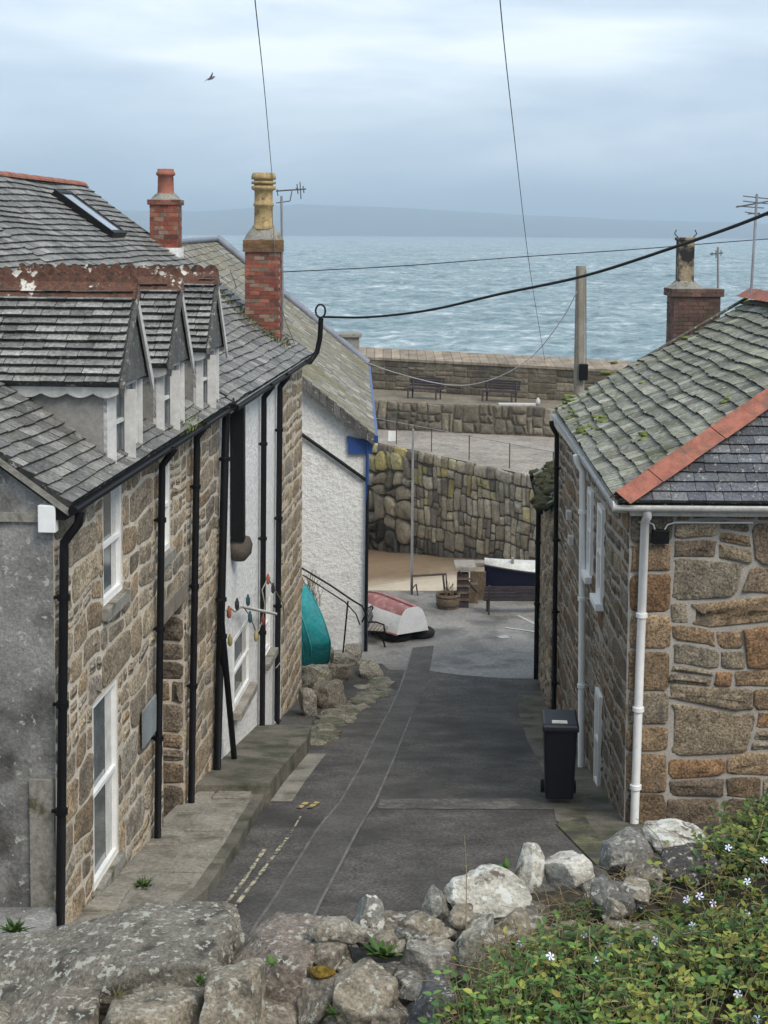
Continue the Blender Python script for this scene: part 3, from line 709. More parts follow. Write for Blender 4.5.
# roof of cottage 1
O1 = FL.w(-.12, .2, ZE)
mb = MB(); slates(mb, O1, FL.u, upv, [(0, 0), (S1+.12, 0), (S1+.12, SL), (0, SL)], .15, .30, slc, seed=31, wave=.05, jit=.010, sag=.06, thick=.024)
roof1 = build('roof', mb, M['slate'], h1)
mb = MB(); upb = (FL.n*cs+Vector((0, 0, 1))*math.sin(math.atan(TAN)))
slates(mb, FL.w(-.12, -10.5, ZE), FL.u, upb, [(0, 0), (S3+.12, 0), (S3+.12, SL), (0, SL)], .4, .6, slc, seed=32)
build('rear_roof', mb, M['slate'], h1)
def ridge_tiles(name, p, q, parent, m='terracotta', r=.13, L_=.45, seg=8):
    mb = MB(); p = Vector(p); q = Vector(q); n_ = max(1, round((q-p).length/L_)); d = (q-p).normalized(); s = d.cross(Vector((0, 0, 1))).normalized(); up = s.cross(d).normalized()
    for i in range(n_):
        a, b = p.lerp(q, i/n_), p.lerp(q, (i+.985)/n_)
        for rr in (r*(1+.06*(i % 2)),):
            k = seg; V = []
            for X in (a, b):
                for rad in (rr, rr-.02):
                    for j in range(k+1):
                        g = math.pi*(j/k); V.append(X+s*(math.cos(g)*rad*1.25)+up*(math.sin(g)*rad*.8-.04))
            n1 = k+1; Fc = []
            for j in range(k):
                Fc += [(j, j+1, 2*n1+j+1, 2*n1+j), (n1+j, 3*n1+j, 3*n1+j+1, n1+j+1), (j, n1+j, n1+j+1, j+1), (2*n1+j, 2*n1+j+1, 3*n1+j+1, 3*n1+j)]
            mb.mesh(V, Fc, smooth=False)
    return build(name, mb, M[m], parent)
ridge_tiles('ridge_tiles', FL.w(-.12, -5.15, ZR+.02), FL.w(S1-.01, -5.15, ZR+.02), roof1, r=.2, seg=2)
gutter('gutter', h1, [FL.w(-.15, .25, ZE-.03), FL.w(S1-.02, .25, ZE-.03)], .05)
mb = MB(); mb.fbox(FL, -.1, S1-.02, .01, .16, ZE-.14, ZE-.02); build('fascia', mb, M['black_paint'], h1)
mb = MB()   # verge slates under the near edge
mb.box8([FL.w(-.13, .2, ZE-.09), FL.w(-.08, .2, ZE-.09), FL.w(-.08, -5.15, ZR-.09), FL.w(-.13, -5.15, ZR-.09), FL.w(-.13, .2, ZE-.015), FL.w(-.08, .2, ZE-.015), FL.w(-.08, -5.15, ZR-.015), FL.w(-.13, -5.15, ZR-.015)])
build('verge', mb, M['cement'], roof1)
window(h1, FL, *W1, sill=.16, sill_out=.09)
window(h1, FL, *W2, sill=.16, sill_out=.07)
window(h1, FL, *W3, sill=.16, sill_out=.07)
a, z1_ = FL.hit(145, 720); mb = MB(); mb.fbox(FL, a-.38, a+.33, .05, .075, z1_-.24, z1_+.24)
build('plaque', mb, mat('plaque_slate', (.21, .235, .24), var=.2), h1)
# dormers
for k, (c, apx) in enumerate(((2.72, 0), (5.2, 0), (7.8, 0))):
    hw = .66; zd = Z(1.75); za = Z(.68); eo = .12; front = .02; ov = .2; back = -2.9
    d = MB()
    mr = lambda o: ZE+TAN*(.2-o)   # main roof height at offset o
    for sgn in (-1, 1):
        a = c+sgn*hw
        d.face([FL.w(a, front, mr(front)-.4), FL.w(a, -1.6, mr(-1.6)-.1), FL.w(a, -1.6, zd+.02), FL.w(a, front, zd+.02)])
    tn = (za-zd)/(hw+eo)
    d.face([FL.w(c-hw, front, ZE-.0), FL.w(c-.6, front, ZE), FL.w(c-.6, front, zd+.05), FL.w(c-hw, front, zd+.05)])
    d.face([FL.w(c+hw, front, ZE-.0), FL.w(c+.6, front, ZE), FL.w(c+.6, front, zd+.05), FL.w(c+hw, front, zd+.05)])
    d.face([FL.w(c-hw, front, zd+.0), FL.w(c+hw, front, zd+.0), FL.w(c+.1, front, za-.05), FL.w(c-.1, front, za-.05)])
    d.face([FL.w(c-hw, -.02, ZE+.1), FL.w(c+hw, -.02, ZE+.1), FL.w(c+hw, -.02, zd), FL.w(c-hw, -.02, zd)])
    dm = build('dormer', d, M['cheek'], h1)
    # dormer slates
    lng = ov-back; slp = math.atan(tn); ln = (hw+eo)/math.cos(slp)
    mb = MB()
    dcol = [(.19, .19, .183), (.22, .22, .212), (.16, .16, .156), (.26, .26, .25)]
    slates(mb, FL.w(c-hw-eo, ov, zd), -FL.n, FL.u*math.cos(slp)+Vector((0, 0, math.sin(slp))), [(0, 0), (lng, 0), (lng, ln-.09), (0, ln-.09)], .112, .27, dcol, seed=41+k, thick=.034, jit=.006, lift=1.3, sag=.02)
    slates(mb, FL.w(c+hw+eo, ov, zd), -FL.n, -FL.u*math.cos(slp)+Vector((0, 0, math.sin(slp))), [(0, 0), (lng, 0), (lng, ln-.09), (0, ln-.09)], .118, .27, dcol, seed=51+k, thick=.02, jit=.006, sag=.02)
    build('dormer_roof', mb, M['slate'], dm)
    # crested ridge
    mb = MB(); o = ov+.03; tl = .42
    for s_ in (-1, 1):
        mb.face([FL.w(c+s_*.012, ov+.03, za+.10), FL.w(c+s_*.012, back, za+.10), FL.w(c+s_*.17, back, za-.10), FL.w(c+s_*.17, ov+.03, za-.10)])
    mb.face([FL.w(c-.17, ov+.03, za-.10), FL.w(c, ov+.03, za+.10), FL.w(c+.17, ov+.03, za-.10)])
    steps = int((ov-back)/.035)
    V = []; 
    for i in range(steps+1):
        oo = ov+.03-i*.035; ph = (i*.035/.21) % 1.0
        hh = .055+.075*abs(math.sin(math.pi*ph))**.8*(.85+.3*random.random())
        for s_ in (-1, 1): V += [FL.w(c+s_*.02, oo, za+.07), FL.w(c+s_*.013, oo, za+.07+hh)]
    Fc = []
    for i in range(steps):
        b = i*4; Fc += [(b, b+4, b+5, b+1), (b+2, b+3, b+7, b+6), (b+1, b+5, b+7, b+3)]
    mb.mesh(V, Fc, smooth=False); mb.face([V[0], V[1], V[3], V[2]])
    build('ridge_crest', mb, M['ridge_old'], dm)
    # bargeboards on the front
    mb = MB()
    for s_ in (1,):
        e0 = FL.w(c+s_*(hw+eo+.01), ov+.0, zd-.05); a0 = FL.w(c, ov, za-.03)
        dn = Vector((0, 0, -.17)); no = FL.n*.03
        if s_ < 0: dn = Vector((0, 0, -.07))
        mb.box8([e0+dn, a0+dn, a0+dn+no, e0+dn+no, e0, a0, a0+no, e0+no], )
    build('bargeboard', mb, M['off_white'], dm)
    mb = MB(); tn2 = (za-zd)/(hw+eo); oo = ov-.03
    mb.face([FL.w(c-hw-eo+.05, oo, zd-.0), FL.w(c+hw+eo-.05, oo, zd-.0), FL.w(c+.0, oo, za-.06)], (.09, .09, .085)); mb.face([FL.w(c-hw-eo+.05, oo, zd), FL.w(c+hw+eo-.05, oo, zd), FL.w(c+hw, front, zd), FL.w(c-hw, front, zd)], (.06, .06, .06))
    build('slate_gable', mb, M['slate'], dm)
    mb = MB(); e0 = FL.w(c-(hw+eo+.01), ov, zd-.02); a0 = FL.w(c, ov, za-.0); dn = Vector((0, 0, -.09)); no = FL.n*.05
    mb.box8([e0+dn, a0+dn, a0+dn+no, e0+dn+no, e0, a0, a0+no, e0+no], (.07, .07, .068)); build('verge', mb, M['slate'], dm)
    # scalloped eave board on the near side
    L0 = .30
    for side in (-1, 1):
        mb = MB()
        a = c+side*(hw+eo-.04)
        V = []; n_ = 64; L_ = 1.9
        for i in range(n_+1):
            oo = ov-.02-L_*i/n_; dp = .085+.05*abs(math.sin(math.pi*(i*L_/n_)/L0))
            V += [FL.w(a-.01, oo, zd-.01), FL.w(a-.01, oo, zd-dp), FL.w(a+.01, oo, zd-.01), FL.w(a+.01, oo, zd-dp)]
        mb.mesh(V, [(i*4, i*4+1, i*4+5, i*4+4) for i in range(n_)]+[(i*4+2, i*4+6, i*4+7, i*4+3) for i in range(n_)]+[(i*4+1, i*4+3, i*4+7, i*4+5) for i in range(n_)], smooth=False)
        build('scalloped_board', mb, M['off_white'], dm)
    f = MB(); z0, z1 = Z(2.66), zd-.0; fw = .07
    for (b0, b1, y0, y1) in ((c-.57, c-.57+fw, z0, z1), (c+.57-fw, c+.57, z0, z1), (c-.57, c+.57, z1-fw, z1), (c-.57, c+.57, z0, z0+fw), (c-.03, c+.03, z0, z1), (c-.60, c+.60, (z0+z1)/2-.02, (z0+z1)/2+.02)):
        f.fbox(FL, b0, b1, .0+random.uniform(0, .002), .07+random.uniform(0, .003), y0, y1)
    f.fbox(FL, c-.10, c-.07, .08, .21, z0+.0, z1-.10); f.fbox(FL, c+.60, c+.65, -.05, .12, z0-.02, z1-.04)
    f.fbox(FL, c-.66, c-.62, -.02, .12, z0-.02, z1-.04)
    build('window_frame', f, M['board_white'], dm)
    g = MB(); g.face([FL.w(c-.55, .03, z0), FL.w(c+.55, .03, z0), FL.w(c+.55, .03, z1), FL.w(c-.55, .03, z1)]); build('pane', g, M['glass'], dm)
# ---- white and stone house (second of the row)
h2 = empty('white_cottage', FL.w((S1+S3)/2, -3, prof(28)), 'whitewashed cottage with a rubble stone corner and slate roof, beyond the dormers', 'house')
V1 = op(233, 249, 628, 697); V2 = op(262, 270, 600, 655)
mb = MB(); wall_sheet(mb, FL, S1, S2, 1.0, ZE+.05, [V1, V2], depth=.2, o=.0)
build('wall', mb, M['white_wall'], h2)
mb = MB(); wall_sheet(mb, FL, S2, S3, 1.0, ZE+.05, [], o=.0)
mb.face([FL.w(S3, 0, 1), FL.w(S3, -10.3, 1), FL.w(S3, -10.3, ZE), FL.w(S3, -5.15, ZR), FL.w(S3, 0, ZE)])
build('stone_wall_core', mb, M['mortar_tan'], h2)
mb = MB(); facing(mb, FL, S2, S3, 1.2, ZE, rows=.3, tw=.6, th=.34, gap=.06, out=.01, rough=.7, bulge=.01, pal=pal_left, seed=14, warp=.05, p=(2.8, 6))
build('facing_stones', mb, M['granite'], h2)
window(h2, FL, *V1, o=-.02, sill=.14, sillmat='wood_pale', sill_out=.16, bars=0, fw=.07)
window(h2, FL, *V2, o=-.05, sill=.14, sillmat='cement', sill_out=.16, bars=0, fw=.07)
mb = MB(); O2 = FL.w(S1+.01, .22, ZE-.02); L2 = S3-S1+.1
def hole(): 
    # skylight position in roof coordinates
    nrm = FL.u.cross(upv).normalized(); res = []
    for (px, py) in sky_px:
        d = ray(px, py); t = (O2-CAM).dot(nrm)/d.dot(nrm); p = CAM+d*t-O2; res.append((p.dot(FL.u), p.dot(upv)))
    return res
hs = hole()
ha0, ha1 = min(h[0] for h in hs), max(h[0] for h in hs); hu0, hu1 = min(h[1] for h in hs), max(h[1] for h in hs)
print('skylight', ha0, ha1, hu0, hu1, 'S', S1, S2, S3)
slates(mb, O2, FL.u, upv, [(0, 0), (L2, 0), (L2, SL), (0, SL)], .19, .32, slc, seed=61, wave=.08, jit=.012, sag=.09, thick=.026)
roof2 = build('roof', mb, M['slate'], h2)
ridge_tiles('ridge_tiles', FL.w(S1+.02, -5.15, ZR+.02), FL.w(S3+.05, -5.15, ZR+.02), roof2)
# skylight
ac = (ha0+ha1)/2; sk = MB(); nr = FL.u.cross(upv).normalized(); nr = nr if nr.z > 0 else -nr
def rp(x, y, h): return O2+FL.u*x+upv*y+nr*h
sa0, sa1 = ac-.55, ac+.55
for (x0, x1, y0, y1) in ((sa0, sa0+.09, hu0, hu1), (sa1-.09, sa1, hu0, hu1), (sa0+.09, sa1-.09, hu0, hu0+.1), (sa0+.09, sa1-.09, hu1-.1, hu1)):
    sk.box8([rp(x0, y0, -.02), rp(x1, y0, -.02), rp(x1, y1, -.02), rp(x0, y1, -.02), rp(x0, y0, .16), rp(x1, y0, .16), rp(x1, y1, .16), rp(x0, y1, .16)])
sko = build('skylight', sk, M['black_paint'], roof2)
sk = MB(); sk.box8([rp(x, y, h) for h in (.10, .135) for (x, y) in ((sa0+.09, hu0+.1), (sa1-.09, hu0+.1), (sa1-.09, hu1-.1), (sa0+.09, hu1-.1))])
mg = mat('skylight_glass', (.45, .48, .5), rough=.05, bump=0, spec=1.0, metal=.6)
build('glass', sk, mg, roof2)
gutter('gutter', h2, [FL.w(S1+.02, .27, ZE-.06), FL.w(S3+.1, .27, ZE-.06)], .06)
mb = MB(); mb.fbox(FL, S1, S3-.05, .01, .2, ZE-.15, ZE-.04); build('fascia', mb, M['off_white'], h2)
# verge / mortar fillet at the far end
mb = MB(); mb.box8([FL.w(S3+.08, .22, ZE-.1), FL.w(S3+.16, .22, ZE-.1), FL.w(S3+.16, -5.15, ZR-.1), FL.w(S3+.08, -5.15, ZR-.1), FL.w(S3+.08, .22, ZE+.03), FL.w(S3+.16, .22, ZE+.03), FL.w(S3+.16, -5.15, ZR+.03), FL.w(S3+.08, -5.15, ZR+.03)])
build('verge', mb, M['cement'], roof2)
# chimneys on the far gable
brk = [(.25, .075, .05), (.21, .065, .045), (.29, .10, .065), (.15, .06, .045), (.24, .16, .12)]
c0 = P(263.5, 336, 33.3)
mb = MB(); zt = P(263, 227, 33.3).z; zb0 = c0.z-.35
brick_stack(mb, (c0.x, c0.y, zb0), .78, .6, zt-zb0-.55, brk, 3, bh=.085)
brick_stack(mb, (c0.x, c0.y, zt-.55), .86, .68, .28, [(.2, .11, .05), (.16, .09, .045)], 4, bh=.09)
ch = build('chimney', mb, M['brick'], roof2)
mb = MB(); mb.lathe((c0.x, c0.y, zt-.27), [(.43, 0), (.36, .13), (.24, .27)], 4+8, sx=1, sy=.8); build('flaunching', mb, M['cement'], ch)
zp0 = zt-.05; k = 1/45.
mb = MB(); mb.lathe((c0.x, c0.y, zp0), [(.25, 0), (.25, .06), (.21, .10), (.205, .50), (.23, .52), (.23, .56), (.205, .58), (.20, .84), (.27, .88), (.27, .95), (.21, .955), (.21, .99), (.27, .995), (.27, 1.05), (.21, 1.055), (.21, 1.09), (.27, 1.095), (.27, 1.16), (.24, 1.24), (.18, 1.24), (.17, 1.1)], 12); build('chimney_pot', mb, M['buff'], ch)
mb = MB(); b0 = c0+Vector((0, 0, -.25)); mb.box(b0.x-.45, b0.x+.45, b0.y-.36, b0.y+.36, b0.z-.2, b0.z+.2); build('flashing', mb, M['cement'], ch, bevel=.05)
cr = P(166, 252, 34.6); zt2 = P(166, 205, 34.6).z; zb2 = cr.z-2.2
mb = MB(); brick_stack(mb, (cr.x, cr.y, zb2), .66, .6, zt2-zb2, brk, 5, bh=.1, mortar=(.33, .25, .2))
brick_stack(mb, (cr.x, cr.y, zt2), .76, .68, .12, brk, 8, bh=.06)
ch2 = build('chimney', mb, M['brick'], roof2)
mb = MB(); mb.lathe((cr.x, cr.y, zt2+.11), [(.36, 0), (.28, .1), (.2, .16)], 10); build('flaunching', mb, M['cement'], ch2)
mb = MB(); mb.lathe((cr.x, cr.y, zt2+.2), [(.22, 0), (.21, .05), (.19, .1), (.18, .46), (.22, .48), (.22, .54), (.19, .56), (.19, .62), (.15, .62), (.15, .5)], 16); build('chimney_pot', mb, M['terracotta'], ch2)
mb = MB(); mb.box(cr.x-.36, cr.x+.36, cr.y-.33, cr.y+.33, cr.z-.12, cr.z+.1); build('flashing', mb, M['white_wall'], ch2)
# ---- downpipes on the left row
def dp(px_t, py_t, px_b, py_b, r=.04, o=.1, parent=h1, lean=False, swan=True, name='downpipe', m='black_paint', nb=3):
    a0, z0 = FL.hit(px_t, py_t, o); a1, z1 = FL.hit(px_b, py_b, o)
    pts = []
    if swan: pts += [(a0+.02, .26, ZE-.08), (a0, .25, z0+.02), (a0, o, z0-.18)]
    else: pts += [(a0, o, z0)]
    pts += [(lerp(a0, a1, t), o, lerp(z0-.25, z1, t)) for t in (.02, .5, 1)]
    pts += [(a1, o+.06, z1-.05)]
    br = [(lerp(a0, a1, t), o, lerp(z0-.25, z1, t)) for t in [(.12+i*.8/nb) for i in range(nb)]]
    return pipe(name, parent, FL, pts, r, m, br)
dp(64, 525, 60, 950, .048, parent=h1)
dp(162, 452, 157, 880, .048, parent=h1)
dp(197, 425, 191, 816, .05, parent=h1)
dp(226, 402, 217, 770, .065, parent=h2, nb=2)
dp(221, 600, 236, 778, .05, o=.2, parent=h2, swan=False, nb=1)
dp(264, 388, 262, 754, .055, parent=h2)
dp(280, 378, 277, 720, .06, parent=h2)
a, zt_ = FL.hit(236, 398, .1); a1, zb_ = FL.hit(237, 540, .1)
mb = MB(); mb.fbox(FL, a-.05, a+.12, .02, .24, zb_, ZE-.1); build('timber_post', mb, M['black_paint'], h2)
mb = MB(); mb.lathe((0, 0, 0), [(.1, -.22), (.2, -.1), (.22, .05), (.18, .16)], 10)
mb.v = [tuple(FL.w(a1+.1, .12, zb_-.14)+Vector(v)*1.05) for v in mb.v]; build('corbel', mb, mat('corbel_stone', (.1, .085, .07), var=.3, bump=.8), h2)
# cable bracket at the far corner of the white cottage
bk = empty('cable_bracket', P(321, 340, 33.6), 'bent black conduit with a cable loop standing off the cottage eave', 'conduit')
pb = [P(303, 362, 33.2), P(310, 362, 33.5), P(317, 352, 33.6), P(320, 338, 33.6), P(321, 318, 33.6)]
mb = MB(); mb.tube(pb, .06, 10); build('conduit', mb, M['black_paint'], bk)
cc = P(320.5, 311, 33.6); mb = MB(); mb.tube([cc+Vector((.11*math.sin(g*.5236), 0, .15*math.cos(g*.5236))) for g in range(13)], .025, 6); build('cable_loop', mb, M['black_cable'], bk)
# floats strung on the white wall
gar = empty('float_string', FL.w(*[sL(240, 620), .2, Z(9)]), 'string of small coloured fishing floats hung on the white cottage wall', 'float string')
pw_ = [(225, 612), (229, 607), (235, 612), (243, 606), (250, 616), (257, 634), (262, 622), (265, 605), (262, 590), (268, 578), (275, 590), (283, 603), (286, 640), (281, 662), (276, 668)]
pp = [FL.w(FL.hit(x, y, .18)[0], .18, FL.hit(x, y, .18)[1]) for x, y in pw_]
mb = MB(); mb.tube(pp, .012, 5); build('rope', mb, M['wood_pale'], gar)
mb = MB(); mb.tube([FL.w(FL.hit(240, 606, .18)[0], .16, FL.hit(240, 606, .18)[1]), FL.w(FL.hit(275, 614, .18)[0], .2, FL.hit(275, 614, .18)[1])], .03, 6); build('arm', mb, M['off_white'], gar)
fc = [(.3, .09, .05), (.03, .03, .035), (.03, .08, .1), (.35, .29, .12), (.16, .05, .04)]
fm = [mat('float_paint', c, bump=0, rough=.4) for c in fc]
for i, (x, y) in enumerate([(229, 612), (237, 604), (250, 617), (256, 636), (263, 620), (268, 579), (273, 588), (248, 600), (230, 640)]):
    s, z = FL.hit(x, y, .2); q = FL.w(s, .2, z); mb = MB(); mb.lathe(q, [(.02, -.10), (.038, -.06), (.038, .03), (.025, .06), (.015, .10)], 10); build('float', mb, fm[i % 5], gar)
# ================================================================== HOUSE 3: white gable by the harbour
g0 = P(366, 430, 39.0); a_far = P(362, 363, 57.0)
apn = Vector((g0.x-6.0, 39.6, 0)); zE3 = g0.z; zE3f = a_far.z
F3 = Frame((g0.x, g0.y), (-1, .0)); 
def V3(x, y, z): return Vector((x, y, z))
ax_n = P(142, 246, 39.0); ax_f = P(216, 240, 57.0)
h3 = empty('harbour_house', (g0.x-5, 45, prof(40)), 'white roughcast house with slate roof and blue trim facing the harbour', 'house')
mb = MB(); zb3 = .5
L3 = 2*ax_n.x-g0.x
mb.face([V3(g0.x, 39, zb3), V3(L3, 39, zb3), V3(L3, 39, zE3), V3(ax_n.x, 39, ax_n.z-.1), V3(g0.x, 39, zE3-.05)])
mb.face([V3(g0.x, 39, zb3), V3(g0.x, 39, zE3), V3(a_far.x, 57, zE3f), V3(a_far.x, 57, zb3)])
mb.face([V3(L3, 39, zb3), V3(L3, 39, zE3), V3(2*ax_f.x-a_far.x, 57, zE3f), V3(2*ax_f.x-a_far.x, 57, zb3)])
mb.face([V3(a_far.x, 57, zb3), V3(a_far.x, 57, zE3f), V3(ax_f.x, 57, ax_f.z-.1), V3(2*ax_f.x-a_far.x, 57, zE3f), V3(2*ax_f.x-a_far.x, 57, zb3)])
build('wall', mb, M['white_wall'], h3)
# roof plane
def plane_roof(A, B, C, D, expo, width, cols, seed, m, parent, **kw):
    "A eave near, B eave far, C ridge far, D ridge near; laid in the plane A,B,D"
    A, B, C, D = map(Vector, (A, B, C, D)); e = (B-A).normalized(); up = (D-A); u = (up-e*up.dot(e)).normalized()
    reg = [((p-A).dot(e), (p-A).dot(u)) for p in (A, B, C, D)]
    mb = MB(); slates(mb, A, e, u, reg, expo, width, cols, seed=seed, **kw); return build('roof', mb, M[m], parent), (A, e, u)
E_n = P(381, 428, 38.8); E_f = P(364, 363, 57.2)
E_n = V3(g0.x+.22, 38.75, zE3-.12); E_f = V3(a_far.x+.22, 57.2, zE3f-.12)
R_n = V3(ax_n.x, 38.75, ax_n.z); R_f = V3(ax_f.x, 57.2, ax_f.z)
pc = [(.23, .22, .18), (.19, .18, .155), (.27, .255, .21), (.2, .195, .17)]
r3, _ = plane_roof(E_n, E_f, R_f, R_n, .26, .34, pc, 71, 'slate_pale', h3, thick=.015, wave=.05)
wE_n = V3(2*R_n.x-E_n.x, 38.75, E_n.z); wE_f = V3(2*R_f.x-E_f.x, 57.2, E_f.z)
mb = MB(); mb.face([wE_n, wE_f, R_f, R_n], (.15, .15, .14)); build('rear_roof', mb, M['slate_pale'], h3)
# slate-hung verge along the near gable, lead capping on the far one
mb = MB(); n_ = 34
for i in range(n_):
    p, q = E_n.lerp(R_n, i/n_), E_n.lerp(R_n, (i+.93)/n_); k = random.choice([.07, .10, .14, .22])
    dn = Vector((0, 0, -.26)); of = Vector((0, -.05-.01*(i % 2), 0))
    mb.box8([p+dn, q+dn, q+dn+of, p+dn+of, p+Vector((0, 0, .03)), q+Vector((0, 0, .03)), q+of+Vector((0, 0, .03)), p+of+Vector((0, 0, .03))], (k, k, k*.95))
build('verge_slates', mb, M['slate'], r3)
mb = MB(); mb.tube([E_f+Vector((0, 0, .1)), R_f+Vector((0, 0, .1))], .16, 6); build('verge_capping', mb, M['lead'], r3)
mb = MB(); mb.tube([R_n+Vector((0, 0, .03)), R_f+Vector((0, 0, .05))], .1, 6); build('ridge', mb, M['lead'], r3)
mb = MB(); mb.box8([E_n+Vector(v) for v in ((-.02, .06, -.2), (.10, .06, -.2))]+[E_f+Vector(v) for v in ((.10, 0, -.2), (-.02, 0, -.2))]+[E_n+Vector(v) for v in ((-.02, .06, .0), (.10, .06, .0))]+[E_f+Vector(v) for v in ((.10, 0, .0), (-.02, 0, .0))])
build('gutter', mb, M['blue'], h3)
mb = MB(); mb.box8([V3(g0.x-.45, 38.9, zE3-.62), V3(g0.x+.16, 38.9, zE3-.62), V3(g0.x+.16, 38.98, zE3-.62), V3(g0.x-.45, 38.98, zE3-.62), V3(g0.x-.5, 38.9, zE3-.15), V3(g0.x+.2, 38.9, zE3-.3), V3(g0.x+.2, 38.98, zE3-.3), V3(g0.x-.5, 38.98, zE3-.15)])
build('eave_bracket', mb, M['blue'], h3)
mb = MB(); mb.tube([V3(g0.x+.04, 38.9, zE3-.3), V3(g0.x+.04, 38.9, prof(39))], .045, 10); build('corner_pipe', mb, M['blue'], h3)
mb = MB(); mb.tube([P(300, 433, 38.92), P(366, 480, 38.92), P(367.5, 485, 38.9), P(365.5, 655, 38.85)], .045, 8); build('downpipe', mb, M['black_paint'], h3)
mb = MB(); fin = P(350, 350, 57.5); mb.box(fin.x-.35, fin.x+.35, fin.y-.3, fin.y+.4, fin.z-1.2, fin.z+.5); mb.box(fin.x-.45, fin.x+.45, fin.y-.4, fin.y+.5, fin.z+.5, fin.z+.65)
build('chimney', mb, M['cement'], r3, bevel=.03)
# steps and boulders between the cottage and the harbour house
def rock(c, sx, sy, sz, seed, rotz=0, tilt=(0, 0), cuts=5, sub=4, amp=.22, col=(.2, .18, .15), boxy=.35):
    import bmesh
    rnd = random.Random(seed); bm = bmesh.new(); bmesh.ops.create_icosphere(bm, subdivisions=sub, radius=1)
    pl = []
    for k in range(cuts):
        d = Vector((rnd.uniform(-1, 1), rnd.uniform(-1, 1), rnd.uniform(-1, 1))).normalized(); pl.append((d, rnd.uniform(.58, .82)))
    Rm = Matrix.Rotation(rotz, 3, 'Z') @ Matrix.Rotation(tilt[0], 3, 'X') @ Matrix.Rotation(tilt[1], 3, 'Y')
    V = []
    for v in bm.verts:
        p = v.co.copy()
        # towards a box
        m = max(abs(p.x), abs(p.y), abs(p.z)); p = p.lerp(p/m*.88, boxy)
        for d, t in pl:
            x = p.dot(d)
            if x > t: p -= d*(x-t)*.96
        s = Vector((seed*1.7, seed*.3, 0))
        p *= 1+amp*noise.noise(p*1.3+s)+amp*.5*noise.noise(p*3.3+s)+amp*.16*noise.noise(p*8+s)+amp*.10*noise.noise(p*18+s)+amp*.06*noise.noise(p*38+s)
        V.append(Vector(c)+Rm @ Vector((p.x*sx, p.y*sy, p.z*sz)))
    Fc = [[v.index for v in f.verts] for f in bm.faces]; bm.free()
    mb = MB(); mb.mesh(V, Fc, col, True); return mb
st = empty('granite_steps', Pr(330, 700), 'rough granite steps climbing beside the white harbour house', 'steps')
g = [((0.2, .19, .15)), (.16, .14, .11), (.22, .2, .17)]
def prock(px, py, Y, wpx, hpx, dm, seed, **kw):
    s = FP/Y; c = P(px, py, Y); return rock(c, wpx/s/2, dm/2, hpx/s/2, seed, **kw)
for i, (x0, x1, y0, y1, dmm) in enumerate([(300, 332, 669, 693, .7), (311, 349, 684, 710, .9), (299, 316, 692, 717, .7), (329, 359, 655, 666, .7), (300, 335, 640, 672, .8), (345, 362, 646, 662, .5), (298, 330, 655, 676, .9), (330, 352, 664, 684, .8)]):
    Y = Pr((x0+x1)/2, y1).y+dmm/2+.05
    build('step', prock((x0+x1)/2, (y0+y1)/2-1, Y, x1-x0, (y1-y0)*1.25, dmm, 200+i, boxy=.72, amp=.16, cuts=4, sub=5, col=g[i % 3], rotz=.25*(-1)**i), M['granite'], st)
tag(build('boulder', prock(372, 670, Pr(372, 679).y+.35, 28, 21, .7, 240, boxy=.5, amp=.14, col=(.25, .23, .18)), M['granite']), 'squared pale boulder at the roadside by the harbour house corner', 'boulder')
mb = MB(); rnd = random.Random(4)
for i in range(60):
    t = rnd.random(); x = lerp(311, 385, t)+rnd.uniform(-7, 7); y = lerp(742, 680, t)+rnd.uniform(-5, 6); p = Pr(x, y)
    m_ = rock((p.x, p.y, p.z-.01), rnd.uniform(.14, .3), rnd.uniform(.18, .42), rnd.uniform(.05, .08), 300+i, boxy=.8, sub=3, amp=.14, col=rnd.choice([(.17, .16, .12), (.22, .2, .15), (.12, .12, .08)]), rotz=rnd.uniform(0, 3)); mb.mesh(m_.v, m_.f, m_.c[0], True)
tag(build('cobble_edge', mb, M['granite'], None), 'rough cobbled stone gutter edge along the road below the steps', 'cobbles', kind='stuff')
# handrail on the steps
hr = empty('handrail', P(342, 660, 38.5), 'black iron handrail rising beside the white harbour house', 'handrail')
mb = MB(); mb.tube([P(300, 567, 38.4), P(330, 585, 38.3), P(352, 600, 38.2), P(362, 606, 38.1), P(366, 614, 38.1), P(362, 622, 38.1)], .025, 6); mb.tube([P(303, 575, 38.4), P(345, 602, 38.3), P(356, 614, 38.2), P(360, 625, 38.1)], .018, 6); build('rail', mb, M['black_paint'], hr)
mb = MB(); mb.tube([P(348, 601, 38.2), P(342, 664, 38.2)], .025, 6); build('post', mb, M['black_paint'], hr)
mb = MB(); rnd = random.Random(9)
for i in range(26):
    b = P(rnd.uniform(303, 322), 606, 38.7); p = b; pts = [p]
    for k in range(4): p = p+Vector((rnd.uniform(-.15, .15), rnd.uniform(-.05, .0), rnd.uniform(.08, .35))); pts.append(p)
    mb.tube(pts, [.012, .01, .008, .006, .004], 4)
tag(build('bare_shrub', mb, M['twig']), 'leafless twiggy climber against the white harbour house wall', 'shrub')
mb = MB()
for i in range(160):
    b = P(rnd.uniform(330, 357), 672+rnd.uniform(-4, 4), 37.6); d = Vector((rnd.uniform(-.25, .25), rnd.uniform(-.2, .2), rnd.uniform(.12, .35)))
    mb.tube([b, b+d*.6, b+d+Vector((d.x*.5, 0, -.1))], [.01, .007, .003], 3)
tag(build('dry_grass', mb, M['twig'], None), 'dry straw coloured grass tuft growing on the granite steps', 'grass', kind='stuff')
